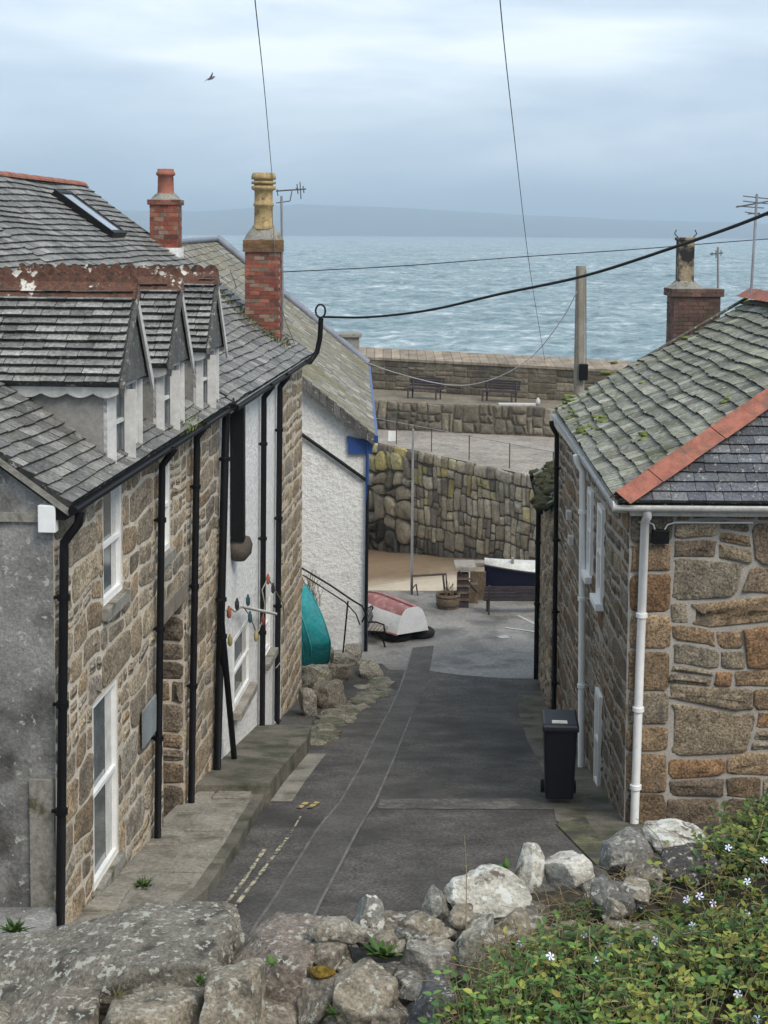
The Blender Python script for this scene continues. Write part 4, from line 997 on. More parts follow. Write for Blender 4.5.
# ================================================================== BOATS AND QUAYSIDE THINGS
def hull(L_, B, H, n=22, m=14, fine=.75, transom=.62, rocker=.12, keel=.03):
    "returns rings; x along length, open top at z=H"
    rings = []
    for i in range(n+1):
        t = i/n; x = (t-.5)*L_
        bw = B/2*(1-(max(0, t-.35)/.65)**2.2*1.0) if t > .35 else B/2*lerp(transom, 1, (t/.35)**.7)
        bw = max(bw, .015); bot = rocker*H*(max(0, t-.5)*2)**2*2.2+.03*H*(1-t)
        top = H*(1+.25*max(0, t-.4)**1.5)
        r = []
        for j in range(m+1):
            g = (j/m-.5)*2; s_ = abs(g)
            yy = math.copysign(bw*(s_**.62), g); zz = bot+(top-bot)*(s_**2.3)
            r.append(Vector((x, yy, zz)))
        rings.append(r)
    return rings
def hull_mb(rings, cut=None, which=None, thick=.03):
    mb = MB(); n = len(rings); m = len(rings[0])
    V = [p for r in rings for p in r]; Fc = []
    for i in range(n-1):
        for j in range(m-1):
            s_ = abs((j+.5)/(m-1)-.5)*2
            if cut is None or (which == 'low' and s_ < cut) or (which == 'high' and s_ >= cut): Fc.append((i*m+j, i*m+j+1, (i+1)*m+j+1, (i+1)*m+j))
    mb.mesh(V, Fc, smooth=True)
    if which != 'low': mb.face(rings[0]); mb.face([p+Vector((.03, 0, 0)) for p in rings[0]][::-1])
    return mb
# upturned dinghy on tyres
rg = hull(2.7, 1.3, .72, transom=.78)
dl = Pr(386, 632); dg = empty('dinghy', (dl.x+.0, dl.y, prof(dl.y)+.2), 'upturned white dinghy with red bottom resting on tyres by the harbour', 'boat')
fl = lambda rr: [[Vector((p.x, p.y, .82-p.z)) for p in r] for r in rr]
rgf = fl(rg)
b1 = build('hull', hull_mb(rgf, .56, 'high'), M['hull_white'], dg, True); b2 = build('bottom', hull_mb(rgf, .56, 'low'), M['hull_red'], dg, True)
mb = MB(); mb.tube([(r[len(r)//2]+Vector((0, 0, .02))) for r in rgf], .03, 6); build('keel', mb, M['hull_red'], dg, True)
mb = MB(); mb.tube([r[0] for r in rgf], .03, 6); mb.tube([r[-1] for r in rgf], .03, 6); build('gunwale', mb, M['hull_red'], dg, True)
dg.rotation_euler = (0, 0, R(122))
for i, (px, py) in enumerate(((419, 636), (396, 639))):
    p = Pr(px, py); mb = MB(); tt = [(.33*math.cos(g*math.pi/12), .33*math.sin(g*math.pi/12), 0) for g in range(25)]
    mb.tube(tt, .11, 10, cap=False); o = build('tyre', mb, M['rubber'], None); o.location = (p.x, p.y, p.z+.11)
    tag(o, ['black tyre under the transom of the upturned dinghy', 'black tyre under the dinghy, beside the iron bench'][i], 'tyre')
# iron garden bench
p = Pr(379, 641); ib = empty('iron_bench', p, 'ornate black iron bench with pale slats against the harbour house corner', 'bench', None, R(78))
mb = MB()
for k in range(5): mb.box(-.6, .6, -.25+k*.1, -.18+k*.1, .42, .445)
build('seat', mb, M['wood_pale'], ib, True)
mb = MB()
for k in range(9): x = -.55+k*.1375; mb.tube([(x, .25, .45), (x+.03, .3, .65), (x, .33, .8)], .014, 5)
mb.tube([(-.6+i*.12, .33, .8+.06*math.sin(i/10*math.pi)) for i in range(11)], .022, 6); build('backrest', mb, M['black_paint'], ib, True)
for sx in (-.6, .6):
    mb = MB(); mb.tube([(sx, -.3, 0), (sx, -.24, .2), (sx, -.28, .42), (sx, -.26, .62), (sx, -.05, .68), (sx, .2, .66), (sx, .3, .6)], .024, 6); mb.tube([(sx, .32, 0), (sx, .25, .3), (sx, .25, .45), (sx, .33, .8)], .024, 6); mb.tube([(sx, -.28, .42), (sx, .25, .42)], .02, 6)
    build('leg', mb, M['black_paint'], ib, True)
# turquoise boat leaned behind the corner
rg = hull(2.0, 1.7, .6, transom=.3)
tb = empty('turquoise_boat', P(292, 632, 36.2), 'turquoise upturned dinghy hull leaning behind the stone corner', 'boat')
o = build('hull', hull_mb(rg), M['hull_teal'], tb, True)
mb = MB()
for g_ in (0, 3, 5, 7, 9, 11, 14): mb.tube([r[g_]+Vector((0, 0, -.005)) for r in rg], .016, 5)
build('strake', mb, M['hull_teal'], tb, True)
tb.rotation_euler = (R(12), R(-76), R(-165))
mb = MB()
tb.rotation_mode = 'XYZ'
# quay edge: rail, tub, timber stand, boat, bench
qr = empty('quay_rail', Pr(425, 604), 'rusty iron rail at the quay edge above the sand', 'railing')
mb = MB(); Yq = 45.6
mb.tube([P(412, 604, Yq), P(412, 576, Yq), P(446, 574, Yq), P(447, 590, Yq)], .04, 6); mb.tube([P(412, 589, Yq), P(416, 584, Yq), P(419, 602, Yq-.2), P(436, 604, Yq-.3)], .025, 6); mb.tube([P(443, 575, Yq), P(446, 604, Yq)], .035, 6)
build('rail', mb, M['rust_metal'], qr)
p = Pr(448, 608); mb = MB(); mb.lathe((0, 0, 0), [(.32, 0), (.35, .2), (.37, .45), (.33, .45), (.31, .38)], 20); tub = empty('wooden_tub', p, 'round wooden half barrel planter at the quay edge', 'planter')
build('barrel', mb, M['wood'], tub, True)
mb = MB()
for z in (.1, .34): mb.lathe((0, 0, z), [(.352+z*.045, 0), (.357+z*.045, .04)], 20)
build('hoop', mb, M['rust_metal'], tub, True)
mb = MB(); rnd = random.Random(3)
for i in range(12): mb.tube([(rnd.uniform(-.15, .15), rnd.uniform(-.15, .15), .38), (rnd.uniform(-.2, .2), rnd.uniform(-.2, .2), rnd.uniform(.55, .8))], .008, 4)
build('twigs', mb, M['twig'], tub, True)
p = Pr(463, 608); Yt = p.y
tsd = empty('timber_stand', p, 'weathered timber stand with a pale top at the quay edge', 'stand')
def pbox(mb, px0, px1, py0, py1, Y, dy):
    a = P(px0, py1, Y); b = P(px1, py0, Y); mb.box(a.x, b.x, Y, Y+dy, a.z, b.z)
mb = MB(); pbox(mb, 457, 469, 574, 609, Yt, .3); build('leg', mb, M['wood_dark'], tsd, bevel=.02)
mb = MB(); pbox(mb, 469, 478, 585, 606, Yt+.6, .5); pbox(mb, 470, 486, 572, 600, Yt+1.0, .1); build('panel', mb, M['wood'], tsd)
mb = MB(); pbox(mb, 455, 476, 567, 571, Yt-.1, 1.0); build('top', mb, M['wood_pale'], tsd, bevel=.02)
mb = MB(); pbox(mb, 474, 511, 563, 567, Yt+1.6, .4); build('beam', mb, M['wood_pale'], tsd, bevel=.02)
mb = MB(); mb.tube([P(459, 572, Yt-.02), P(477, 592, Yt+.3)], .04, 6); build('brace', mb, M['wood_dark'], tsd)
for k in range(4):
    mb = MB(); pbox(mb, 457, 470, 578+k*7, 580+k*7, Yt-.04, .03); build('slat', mb, M['wood'], tsd)
mb = MB(); pbox(mb, 511, 514, 558, 602, Yt+1.0, .12); build('post', mb, M['wood_pale'], tsd)
rg = hull(4.2, 1.6, .8, transom=.75)
p = Pr(525, 607); bt = empty('navy_boat', (p.x+.95, p.y+1.0, prof(p.y)+.12), 'dark navy boat with a pale grey cover parked behind the quay bench', 'boat', None, R(176))
build('hull', hull_mb(rg), M['hull_navy'], bt, True)
mb = MB(); V = []
for r in rg:
    w = abs(r[0].y); zt_ = r[0].z
    for j in range(9): g_ = j/8*2-1; V.append((r[0].x, g_*(w+.03), zt_+.02+.20*(1-g_*g_)))
mb.mesh(V, [(i*9+j, i*9+j+1, (i+1)*9+j+1, (i+1)*9+j) for i in range(len(rg)-1) for j in range(8)]); build('cover', mb, M['off_white'], bt, True)
mb = MB(); mb.tube([r[0]+Vector((0, -.02, 0)) for r in rg], .035, 6); mb.tube([r[-1]+Vector((0, .02, 0)) for r in rg], .035, 6); build('gunwale', mb, M['wood_dark'], bt, True)
p = Pr(510, 613); bb = pbench((p.x+.35, p.y, p.z), R(182), 'long dark bench on the quay in front of the navy boat', 2.3)
# flag pole
p = Pr(413, 606); q = P(413, 432, 45.9); mb = MB(); mb.tube([(q.x, 45.9, prof(45.9)), q], [.045, .035], 8)
fp = empty('flagpole', (q.x, 45.9, prof(45.9)), 'slim pale metal pole rising from the quay edge', 'pole'); build('pole', mb, M['galv'], fp)
mb = MB(); mb.lathe(q, [(.02, 0), (.05, .03), (.02, .09)], 8); build('cap', mb, M['galv'], fp)
# ================================================================== PAVEMENT left
mb = MB()
edge_px = [(150, 935), (163, 924), (208, 888), (238, 842), (250, 820), (262, 800), (268, 786)]
ed = [Pr(*q, .16) for q in edge_px]
ed = [Vector((-2.45, 11, 0))]+ed
def slabbed(mb, ed, h, name, m, joints=True):
    for i in range(len(ed)-1):
        n_ = max(1, int((ed[i+1]-ed[i]).length/.5))
        for k in range(n_):
            p, q = ed[i].lerp(ed[i+1], k/n_), ed[i].lerp(ed[i+1], (k+1)/n_)
            def wx(y): return FL.O.x+FL.u.x*((y-FL.O.y)/FL.u.y)
            ws = [wx(p.y)-.1, wx(q.y)-.1]
            c = .5
            mb.face([(ws[0], p.y, prof(p.y)+h), (p.x-.16, p.y, prof(p.y)+h), (q.x-.16, q.y, prof(q.y)+h), (ws[1], q.y, prof(q.y)+h)])
slabbed(mb, ed, .16, '', '')
build('pavement', mb, M['pavement_pale'], None, kind='structure')
def kerb(ed, h, w=.17, m='pavement', L_=.9):
    mb = MB()
    for i in range(len(ed)-1):
        n_ = max(1, round((ed[i+1]-ed[i]).length/L_))
        for k in range(n_):
            p, q = ed[i].lerp(ed[i+1], k/n_), ed[i].lerp(ed[i+1], (k+.985)/n_); j = random.uniform(-.008, .008)
            def c(v, dx, dz): return Vector((v.x+dx+j, v.y, prof(v.y)+dz))
            mb.box8([c(p, -w, -.2), c(p, .0, -.2), c(q, .0, -.2), c(q, -w, -.2), c(p, -w, h+.003+j), c(p, -.01, h-.002+j), c(q, -.01, h-.002+j), c(q, -w, h+.003+j)])
    return build('kerb', mb, M[m], None, kind='structure', bevel=.012)
kerb(ed, .165)
# flagstones with joints laid on the pavement
mb = MB(); rnd = random.Random(12); y = 11.5
def wxx(y): return FL.O.x+FL.u.x*((y-FL.O.y)/FL.u.y)
def ex(y):
    for a, b in zip(ed, ed[1:]):
        if a.y <= y <= b.y: return lerp(a.x, b.x, (y-a.y)/(b.y-a.y))
    return ed[-1].x
while y < ed[-1].y-.9:
    dy = rnd.uniform(.7, 1.3); x0 = wxx(y)+.02
    cuts = [x0, lerp(x0, ex(y)-.18, rnd.uniform(.35, .6)), ex(y)-.18]
    for a, b in zip(cuts, cuts[1:]):
        h = .165+rnd.uniform(0, .035); bb_ = min(b, ex(y+dy)-.18)
        mb.box8([(a+.012, y+.012, prof(y)), (b-.012, y+.012, prof(y)), (bb_-.012, y+dy-.012, prof(y+dy)), (a+.012+wxx(y+dy)-wxx(y), y+dy-.012, prof(y+dy)),
                 (a+.012, y+.012, prof(y)+h), (b-.012, y+.012, prof(y)+h), (bb_-.012, y+dy-.012, prof(y+dy)+h), (a+.012+wxx(y+dy)-wxx(y), y+dy-.012, prof(y+dy)+h)], tuple(v*h*5.3 for v in (.26, .24, .20)))
    y += dy
build('flagstone_paving', mb, M['flag'], None, kind='structure', bevel=.01)
# second, higher pavement by the white cottage
ed2 = [Pr(*q, .30) for q in [(270, 783), (284, 765), (297, 750), (308, 738), (312, 725)]]
ys3 = ed2[0].y
mb = MB(); slabbed(mb, ed2, .30, '', ''); mb.face([(wxx(ys3)-.1, ys3, prof(ys3)-.1), (ed2[0].x, ys3, prof(ys3)-.1), (ed2[0].x, ys3, prof(ys3)+.3), (wxx(ys3)-.1, ys3, prof(ys3)+.3)])
mb.box(wxx(ys3)-.1, ed2[0].x+.01, ys3-.14, ys3+.02, prof(ys3)-.4, prof(ys3)+.308)
build('pavement', mb, M['pavement'], None, kind='structure'); kerb(ed2, .305, m='pavement')
mb = MB(); e3 = [(v.x, v.y) for v in ed2[:4]]; strip(mb, e3, [(x+.33, y) for x, y in e3], .012, 3); build('gutter_strip', mb, M['pavement_pale'], None, kind='structure')
# right margin beside the right house, mossy apron
mb = MB()
rp_ = [(517, 694), (519, 715), (527, 740), (540, 765), (552, 800), (556, 822), (600, 852)]
e4 = [tuple(Pr(*q))[:2] for q in rp_][::-1]; e4[0] = (3.2, e4[0][1]); strip(mb, e4, [(3.8, y) for x, y in e4], .012, 4)
build('pavement', mb, M['pavement'], None, kind='structure')
mb = MB(); q = [Pr(556, 825), Pr(585, 818), Pr(606, 850), Pr(598, 868)]
mb.face([(v.x, v.y, prof(v.y)+.02) for v in q]); build('moss_patch', mb, mat('algae', (.10, .10, .055), var=.4, vscale=2, fine=20, finevar=.4, bump=.4, stain=(.05, .048, .042), stain_scale=2.2, stain_lo=.45, stain_hi=.6), None, kind='structure')
# ================================================================== RIGHT HOUSE
h4 = empty('right_cottage', (7, 26, prof(26)), 'brown granite cottage with mossy hipped slate roof at the right of the street', 'house')
CN = P(630, 512, 21.0); X4 = CN.x; ZE4 = Z(3.72)
far = P(560, 412, 31.5)
FR = Frame((X4, 21.0), (0.20, 10.5)); FR.n = -FR.n     # left wall, normal to the street
FF = Frame((X4, 21.0), (1, 0))                          # front wall; n = (0,-1)
LR = 10.7; 
def opR(px0, px1, py0, py1):
    a0, _ = FR.hit(px0, (py0+py1)/2); a1, _ = FR.hit(px1, (py0+py1)/2); _, zt = FR.hit((px0+px1)/2, py0); _, zb_ = FR.hit((px0+px1)/2, py1)
    return (min(a0, a1), max(a0, a1), zb_, zt)
R1 = opR(600, 605, 505, 600); R2 = opR(590, 594, 488, 574); R3 = opR(597.5, 602, 690, 790)
print('right openings', R1, R2, R3)
mb = MB(); wall_sheet(mb, FR, 0, LR, 1.0, ZE4+.05, [R1, R2, R3], .3)
wall_sheet(mb, FF, 0, 9, 1.5, ZE4+.05, [])
mb.box(X4+.25, X4+8.6, 21.3, 31.5, 1, ZE4-.05)
build('wall', mb, M['mortar_grey'], h4)
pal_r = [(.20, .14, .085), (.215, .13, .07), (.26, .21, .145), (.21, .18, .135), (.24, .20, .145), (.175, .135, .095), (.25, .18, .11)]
mb = MB()
facing(mb, FF, .62, 9, 1.7, ZE4-.02, tw=1.15, th=.47, gap=.034, out=.028, pal=pal_r, seed=81, warp=.08, bulge=.006, p=(4.5, 12), rough=1.1, rows=.22)
# quoins
z = 1.7; k = 0; rnd = random.Random(5)
while z < ZE4-.05:
    h = rnd.uniform(.38, .62); h = min(h, ZE4-.03-z)
    facing(mb, FF, -.0, .62, z, z+h, tw=3, th=3, gap=.032, out=.03, pal=pal_r, seed=400+k, warp=.0, bulge=.01, p=(6, 11)); z += h; k += 1
build('facing_stones', mb, M['granite'], h4)
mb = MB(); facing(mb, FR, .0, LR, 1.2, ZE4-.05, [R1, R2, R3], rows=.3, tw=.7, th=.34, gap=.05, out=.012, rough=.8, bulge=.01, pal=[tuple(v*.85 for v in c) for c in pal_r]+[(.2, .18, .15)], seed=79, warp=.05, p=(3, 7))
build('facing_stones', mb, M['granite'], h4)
for Rw in (R1, R2, R3):
    window(h4, FR, *Rw, o=.03, sill=.12, sillmat='white_paint', sill_out=.15, fw=.09, proud=.03)
# hipped roof
ridge_f = P(750, 297, 31.7); XR = ridge_f.x; ZR4 = ridge_f.z
Ecn = Vector((X4-.22, 20.75, ZE4)); Ecf = Vector((P(558, 408, 31.8).x-.05, 31.8, ZE4+.02))
Rn = Vector((XR+.0, 23.15, ZR4)); Rf = Vector((XR, 31.8, ZR4))
moc = [(.235, .235, .18), (.20, .205, .16), (.27, .265, .215), (.18, .18, .155)]
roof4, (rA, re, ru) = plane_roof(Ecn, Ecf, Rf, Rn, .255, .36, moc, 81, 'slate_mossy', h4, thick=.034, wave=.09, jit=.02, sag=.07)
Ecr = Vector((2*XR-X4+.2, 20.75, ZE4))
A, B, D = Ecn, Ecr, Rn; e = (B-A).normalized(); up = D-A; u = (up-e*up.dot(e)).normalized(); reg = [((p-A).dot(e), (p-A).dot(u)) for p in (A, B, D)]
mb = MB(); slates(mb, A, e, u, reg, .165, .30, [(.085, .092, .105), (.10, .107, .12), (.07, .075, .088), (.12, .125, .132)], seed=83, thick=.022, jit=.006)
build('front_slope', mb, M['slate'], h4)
mb = MB(); Efr = Vector((Ecr.x, 31.8, ZE4)); mb.face([Ecr, Efr, Rf, Rn], (.1, .1, .09)); build('rear_slope', mb, M['slate'], h4)
mb = MB(); mb.face([Vector((Ecf.x+.2, 31.6, ZE4-.2)), Rf+Vector((0, -.2, -.05)), Vector((Ecr.x, 31.6, ZE4-.2))]); build('far_gable', mb, M['mortar_grey'], h4)
ridge_tiles('hip_tiles', Ecn+Vector((.02, .02, .05)), Rn+Vector((0, 0, .06)), roof4, r=.20, L_=.62, seg=2)
ridge_tiles('ridge_tiles', Rn+Vector((0, .05, .05)), Rf+Vector((0, 0, .05)), roof4, r=.22, L_=.5, seg=2)
mb = MB(); mb.tube([Ecf+Vector((0, 0, .0)), Rf+Vector((0, 0, .0))], .035, 6, (.12, .12, .1)); build('verge', mb, M['slate_mossy'], roof4)
# moss cushions
mb = MB(); rnd = random.Random(8); nrm4 = re.cross(ru).normalized(); nrm4 = nrm4 if nrm4.z > 0 else -nrm4
for (px, py, sp, n_) in ((566, 410, 8, 14), (578, 418, 7, 10), (585, 433, 10, 14), (596, 428, 10, 9), (605, 422, 8, 6), (575, 400, 8, 8), (600, 395, 10, 7), (640, 370, 14, 4), (745, 305, 10, 4), (640, 440, 10, 4), (735, 400, 10, 5), (695, 335, 20, 4), (730, 318, 16, 4), (625, 380, 20, 5)):
    for i in range(n_):
        d = ray(px+rnd.gauss(0, sp*.5), py+rnd.gauss(0, sp*.3)); t = (rA-CAM).dot(nrm4)/d.dot(nrm4); p = CAM+d*t
        if (p-rA).dot(re) < .1 or (p-rA).dot(ru) < .02: continue
        rr = rnd.uniform(.03, .10); m_ = rock(p+nrm4*.03, rr*1.5, rr*1.2, rr*.5, i+px, sub=2, cuts=0, boxy=0, amp=.5); mb.mesh(m_.v, m_.f, (.5, .5, .5), True)
build('moss', mb, M['moss'], roof4, kind='stuff')
# gutters and pipes
gutter('gutter', h4, [Vector((X4-.30, 20.68, ZE4-.04)), Vector((Ecr.x, 20.68, ZE4-.04))], .075, 'off_white')
mb = MB(); mb.box(X4-.02, Ecr.x-.3, 20.80, 20.965, ZE4-.2, ZE4-.06); mb.fbox(FR, 0.02, LR, .035, .16, ZE4-.2, ZE4-.06); build('fascia', mb, M['off_white'], h4)
gutter('gutter', h4, [Vector((X4-.27, 20.75, ZE4-.05)), Vector((Ecf.x-.06, 31.8, ZE4-.05))], .045, 'off_white')
x, zt_ = FF.hit(645, 520, .1); x2, zb_ = FF.hit(634, 833, .1)
pipe('downpipe', h4, FF, [(x, .3, ZE4-.08), (x, .28, ZE4-.2), (x, .1, ZE4-.3), (lerp(x, x2, .5), .1, lerp(zt_, zb_, .5)), (x2, .1, zb_), (x2, .1, zb_-.5)], .062, 'white_paint', [(lerp(x, x2, t), .1, lerp(zt_, zb_, t)) for t in (.3, .6, .85)])
def rp2(pxt, pyt, pxb, pyb, r, m, nb=3, o=.12):
    a, z0 = FR.hit(pxt, pyt, o); a1, z1 = FR.hit(pxb, pyb, o)
    pipe('downpipe', h4, FR, [(a, .24, ZE4-.08), (a, .22, ZE4-.2), (a, o, ZE4-.38), (a1, o, z1), (a1, o+.1, z1-.06)], r, m, [(lerp(a, a1, t), o, lerp(z0, z1, t)) for t in [(.15+.75*i/nb) for i in range(nb+1)]])
rp2(583, 460, 581, 808, .06, 'white_paint')
rp2(557, 425, 554, 712, .05, 'black_paint')
# cable box on the front wall
x, zc = FF.hit(660, 536, .05); mb = MB(); mb.fbox(FF, x-.12, x+.12, .03, .13, zc-.1, zc+.1); jb = build('junction_box', mb, M['black_paint'], h4, bevel=.015)
mb = MB(); 
for dx, s_ in ((-.08, -.22), (.06, .35)): mb.tube([FF.w(x+dx, .08, zc+.1), FF.w(x+dx+s_*.1, .09, zc+.17), FF.w(x+dx+s_*.4, .08, zc+.2), FF.w(x+dx+s_+(.9 if s_ > 0 else 0), .06, zc+.2)], .012, 6)
build('cable', mb, M['white_paint'], h4)
for (px, py) in ((570, 515), (572, 540)): a, z = FR.hit(px, py, .05); mb = MB(); mb.fbox(FR, a-.12, a+.12, .03, .12, z-.08, z+.08); build('wall_vent', mb, M['off_white'], h4)
# chimney behind the far end of the right roof
cc = P(693, 320, 32.6); mb = MB(); zt_ = P(693, 296, 32.6).z; wB = 50/46.0; zb_ = Z(6)
bd = [(.13, .075, .06), (.1, .06, .05), (.16, .09, .07)]
brick_stack(mb, (cc.x, cc.y, zb_), wB*.93, .8, zt_-zb_, bd, 15, bh=.085, mortar=(.2, .18, .15)); brick_stack(mb, (cc.x, cc.y, zt_), wB*1.05, .9, .17, bd, 16, bh=.085, mortar=(.2, .18, .15))
ch4 = build('chimney', mb, M['brick'], roof4)
mb = MB(); px_ = P(684.5, 285, 32.6).x; mb.lathe((px_, cc.y, zt_+.17), [(.42, 0), (.3, .08), (.22, .16)], 10); build('flaunching', mb, M['cement'], ch4)
mb = MB(); z0 = zt_+.3; mb.box(px_-.17, px_+.17, cc.y-.17, cc.y+.17, z0-.05, z0+.92); mb.box(px_-.2, px_+.2, cc.y-.2, cc.y+.2, z0+.9, z0+.97)
mpot = mat('sooty_pot', (.26, .21, .14), var=.2, vscale=4, fine=20, bump=.3, stain=(.02, .02, .02), stain_scale=2.6, stain_lo=.42, stain_hi=.52)
build('chimney_pot', mb, mpot, ch4, bevel=.02)
mb = MB()
for s_ in (-1, 1): mb.tube([(px_+s_*.15, cc.y, z0+.95), (px_+s_*.24, cc.y, z0+1.05), (px_+s_*.2, cc.y, z0+1.13)], .014, 5)
build('wire_guard', mb, M['rust_metal'], ch4)
# low house beyond the right cottage
h6 = empty('low_stone_house', (5.5, 34, prof(34)), 'small stone building with mossy slates beyond the right cottage', 'house')
x6 = P(540, 560, 36.5).x; F6 = Frame((X4+.16, 31.75), (x6-X4-.16, 4.75)); F6.n = -F6.n; z6 = Z(5.9); L6 = (Vector((x6, 36.5))-Vector((X4+.16, 31.75))).length
mb = MB(); wall_sheet(mb, F6, 0, L6, 1, z6); mb.box(x6+.06, x6+5, 32.0, 36.5, 1, z6-.02); build('wall', mb, M['mortar_grey'], h6)
mb = MB(); facing(mb, F6, 0, L6, 1.2, z6, tw=.5, th=.3, gap=.03, out=.03, pal=pal_left, seed=91, warp=.04); build('facing_stones', mb, M['granite'], h6)
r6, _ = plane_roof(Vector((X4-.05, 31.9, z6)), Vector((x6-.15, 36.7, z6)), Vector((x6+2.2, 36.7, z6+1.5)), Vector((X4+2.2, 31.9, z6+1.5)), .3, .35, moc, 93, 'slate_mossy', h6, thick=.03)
mb = MB(); rnd = random.Random(31)
for i in range(60):
    t = rnd.random(); p = Vector((lerp(X4, x6, t)+rnd.uniform(-.12, .5), lerp(32, 36.6, t), 0)); p.z = z6+.05+(p.x-lerp(X4, x6, t)+.1)*.65; rr = rnd.uniform(.06, .16); m_ = rock(p, rr*1.5, rr*1.5, rr*.8, i+600, sub=2, cuts=0, boxy=0, amp=.5); mb.mesh(m_.v, m_.f, (.5, .5, .5), True)
build('moss', mb, mat('dark_moss', (.06, .055, .022), var=.4, vscale=6, fine=30, finevar=.4, bump=1), r6, kind='stuff')
a, z0 = F6.hit(539, 475, .1); a1, z1 = F6.hit(541, 710, .1); a = min(a, L6-.1); a1 = a
pipe('downpipe', h6, F6, [(a, .2, z6-.02), (a, .1, z6-.2), (a1, .1, prof(36)+.1)], .06, 'black_paint', [(a, .1, z6-1.5), (a, .1, z6-3)])
gutter('gutter', h6, [Vector((X4-.1, 31.9, z6-.05)), Vector((x6-.22, 36.7, z6-.05))], .05)
# wheelie bin
bp = Pr(561, 806); bn = empty('wheelie_bin', (bp.x, bp.y+.3, bp.z), 'black wheelie bin standing against the right cottage wall', 'bin', None, R(-4))
mb = MB(); w0, w1 = .21, .255; hB = 1.2
mb.box8([(-w0, -w0, .06), (w0, -w0, .06), (w0, w0, .06), (-w0, w0, .06), (-w1, -w1*1.1, hB), (w1, -w1*1.1, hB), (w1, w1*1.1, hB), (-w1, w1*1.1, hB)])
build('body', mb, M['bin'], bn, True, bevel=.03)
mb = MB(); mb.box(-w1-.02, w1+.02, -w1*1.1-.03, w1*1.1+.03, hB-.06, hB+.0); build('rim', mb, M['bin'], bn, True, bevel=.015)
mb = MB(); mb.box8([(-w1-.03, -w1*1.1-.05, hB+.003), (w1+.03, -w1*1.1-.05, hB+.003), (w1+.03, w1*1.1+.04, hB+.003), (-w1-.03, w1*1.1+.04, hB+.003), (-w1, -w1*1.1, hB+.06), (w1, -w1*1.1, hB+.06), (w1, w1*1.1, hB+.11), (-w1, w1*1.1, hB+.11)]); build('lid', mb, M['bin'], bn, True, bevel=.02)
mb = MB(); mb.tube([(-w1, w1*1.1+.08, hB-.02), (w1, w1*1.1+.08, hB-.02)], .018, 6); build('handle', mb, M['bin'], bn, True)
for s_ in (-1, 1):
    mb = MB(); mb.tube([(s_*(w0+.0), w0+.04, .1), (s_*(w0+.06), w0+.04, .1)], .1, 14); build('wheel', mb, M['rubber'], bn, True)
mb = MB(); mb.box(-.13, .1, -w1*1.1+.02, -w1*1.1+.14, hB+.062, hB+.075); build('label_plate', mb, M['off_white'], bn, True)
# low concrete trough by the near gable
tr = empty('stone_trough', P(12, 950, 13.5), 'low grey concrete trough against the grey gable at far left', 'trough')
A = P(0, 935, 14.2); B = P(30, 975, 13.6); mb = MB()
mb.box(-5.6, B.x, 13.5, 14.9, prof(13)-.2, A.z-.03); build('wall', mb, M['render_grey'], tr, bevel=.03)
mb = MB(); q = P(18, 968, 13.49); mb.box(q.x-.05, q.x+.03, 13.47, 13.5, q.z-.06, q.z+.05); build('drain_hole', mb, M['black_paint'], tr)
# ================================================================== POLE, CABLES, AERIALS
b = P(581, 266, 40); tp = empty('telegraph_pole', (b.x, 40, prof(40)), 'round wooden telegraph pole standing behind the right cottage roof', 'telegraph pole')
mb = MB(); mb.tube([(b.x, 40, prof(40)), (b.x+.0, 40, b.z-5), (b.x, 40, b.z)], [.16, .15, .135], 14); build('pole', mb, M['wood_pole'], tp)
q = P(584, 372, 39.8); mb = MB(); mb.box(q.x-.13, q.x+.1, q.y-.08, q.y+.05, q.z-.22, q.z+.22); build('junction_box', mb, M['black_paint'], tp, bevel=.02)
mb = MB(); 
for px in (578, 586): q = P(px, 270, 39.85); mb.tube([q, P(px, 278, 39.83), P(px, 380, 39.78)], .012, 4)
build('pole_cable', mb, M['grey_wire'], tp)
def wire(name, pts, r, m, label, sag=None):
    mb = MB(); pts = [Vector(p) for p in pts]
    # Catmull-Rom
    out = []
    Q = [pts[0]*2-pts[1]]+pts+[pts[-1]*2-pts[-2]]
    for i in range(1, len(Q)-2):
        for k in range(12):
            t = k/12; p0, p1, p2, p3 = Q[i-1:i+3]
            out.append(.5*((2*p1)+(-p0+p2)*t+(2*p0-5*p1+4*p2-p3)*t*t+(-p0+3*p1-3*p2+p3)*t**3))
    out.append(pts[-1]); mb.tube(out, r, 6); o = build(name, mb, M[m]); tag(o, label, 'cable'); return o
wire('overhead_cable', [P(324, 317, 33.6), P(370, 317, 32.5), P(430, 310, 31), P(500, 294, 29), P(580, 277, 27), P(660, 252, 25), P(768, 213, 22), P(900, 150, 19)], .028, 'black_cable', 'thick black overhead cable sagging across the street to the right')
wire('overhead_wire', [P(283, 272, 33.2), P(400, 266, 35), P(520, 257, 36), P(640, 249, 37), P(768, 239, 38), P(1000, 224, 40)], .012, 'black_cable', 'thin nearly level wire from the buff chimney pot to the right')
wire('overhead_wire', [P(498, -60, 12), P(500, 0, 14), P(513, 125, 20), P(530, 270, 32), P(545, 362, 44)], .0055, 'black_cable', 'thin steep wire crossing the sky at centre and coming down over the pier')
wire('overhead_wire', [P(250, -60, 15), P(255, 0, 17), P(264, 85, 24), P(272, 175, 33)], .0065, 'black_cable', 'thin steep wire dropping from the sky to the buff chimney pot')
wire('overhead_wire', [P(577, 292, 39.8), P(560, 322, 40.5), P(530, 358, 42), P(490, 380, 45), P(450, 385, 48), P(400, 374, 52), P(362, 361, 57)], .014, 'off_white', 'slack pale wire looping from the telegraph pole across the pier')
wire('overhead_wire', [P(272, 215, 33.0), P(280, 300, 32.8), P(295, 345, 33.2)], .008, 'grey_wire', 'short thin wire hanging down the side of the brick chimney')
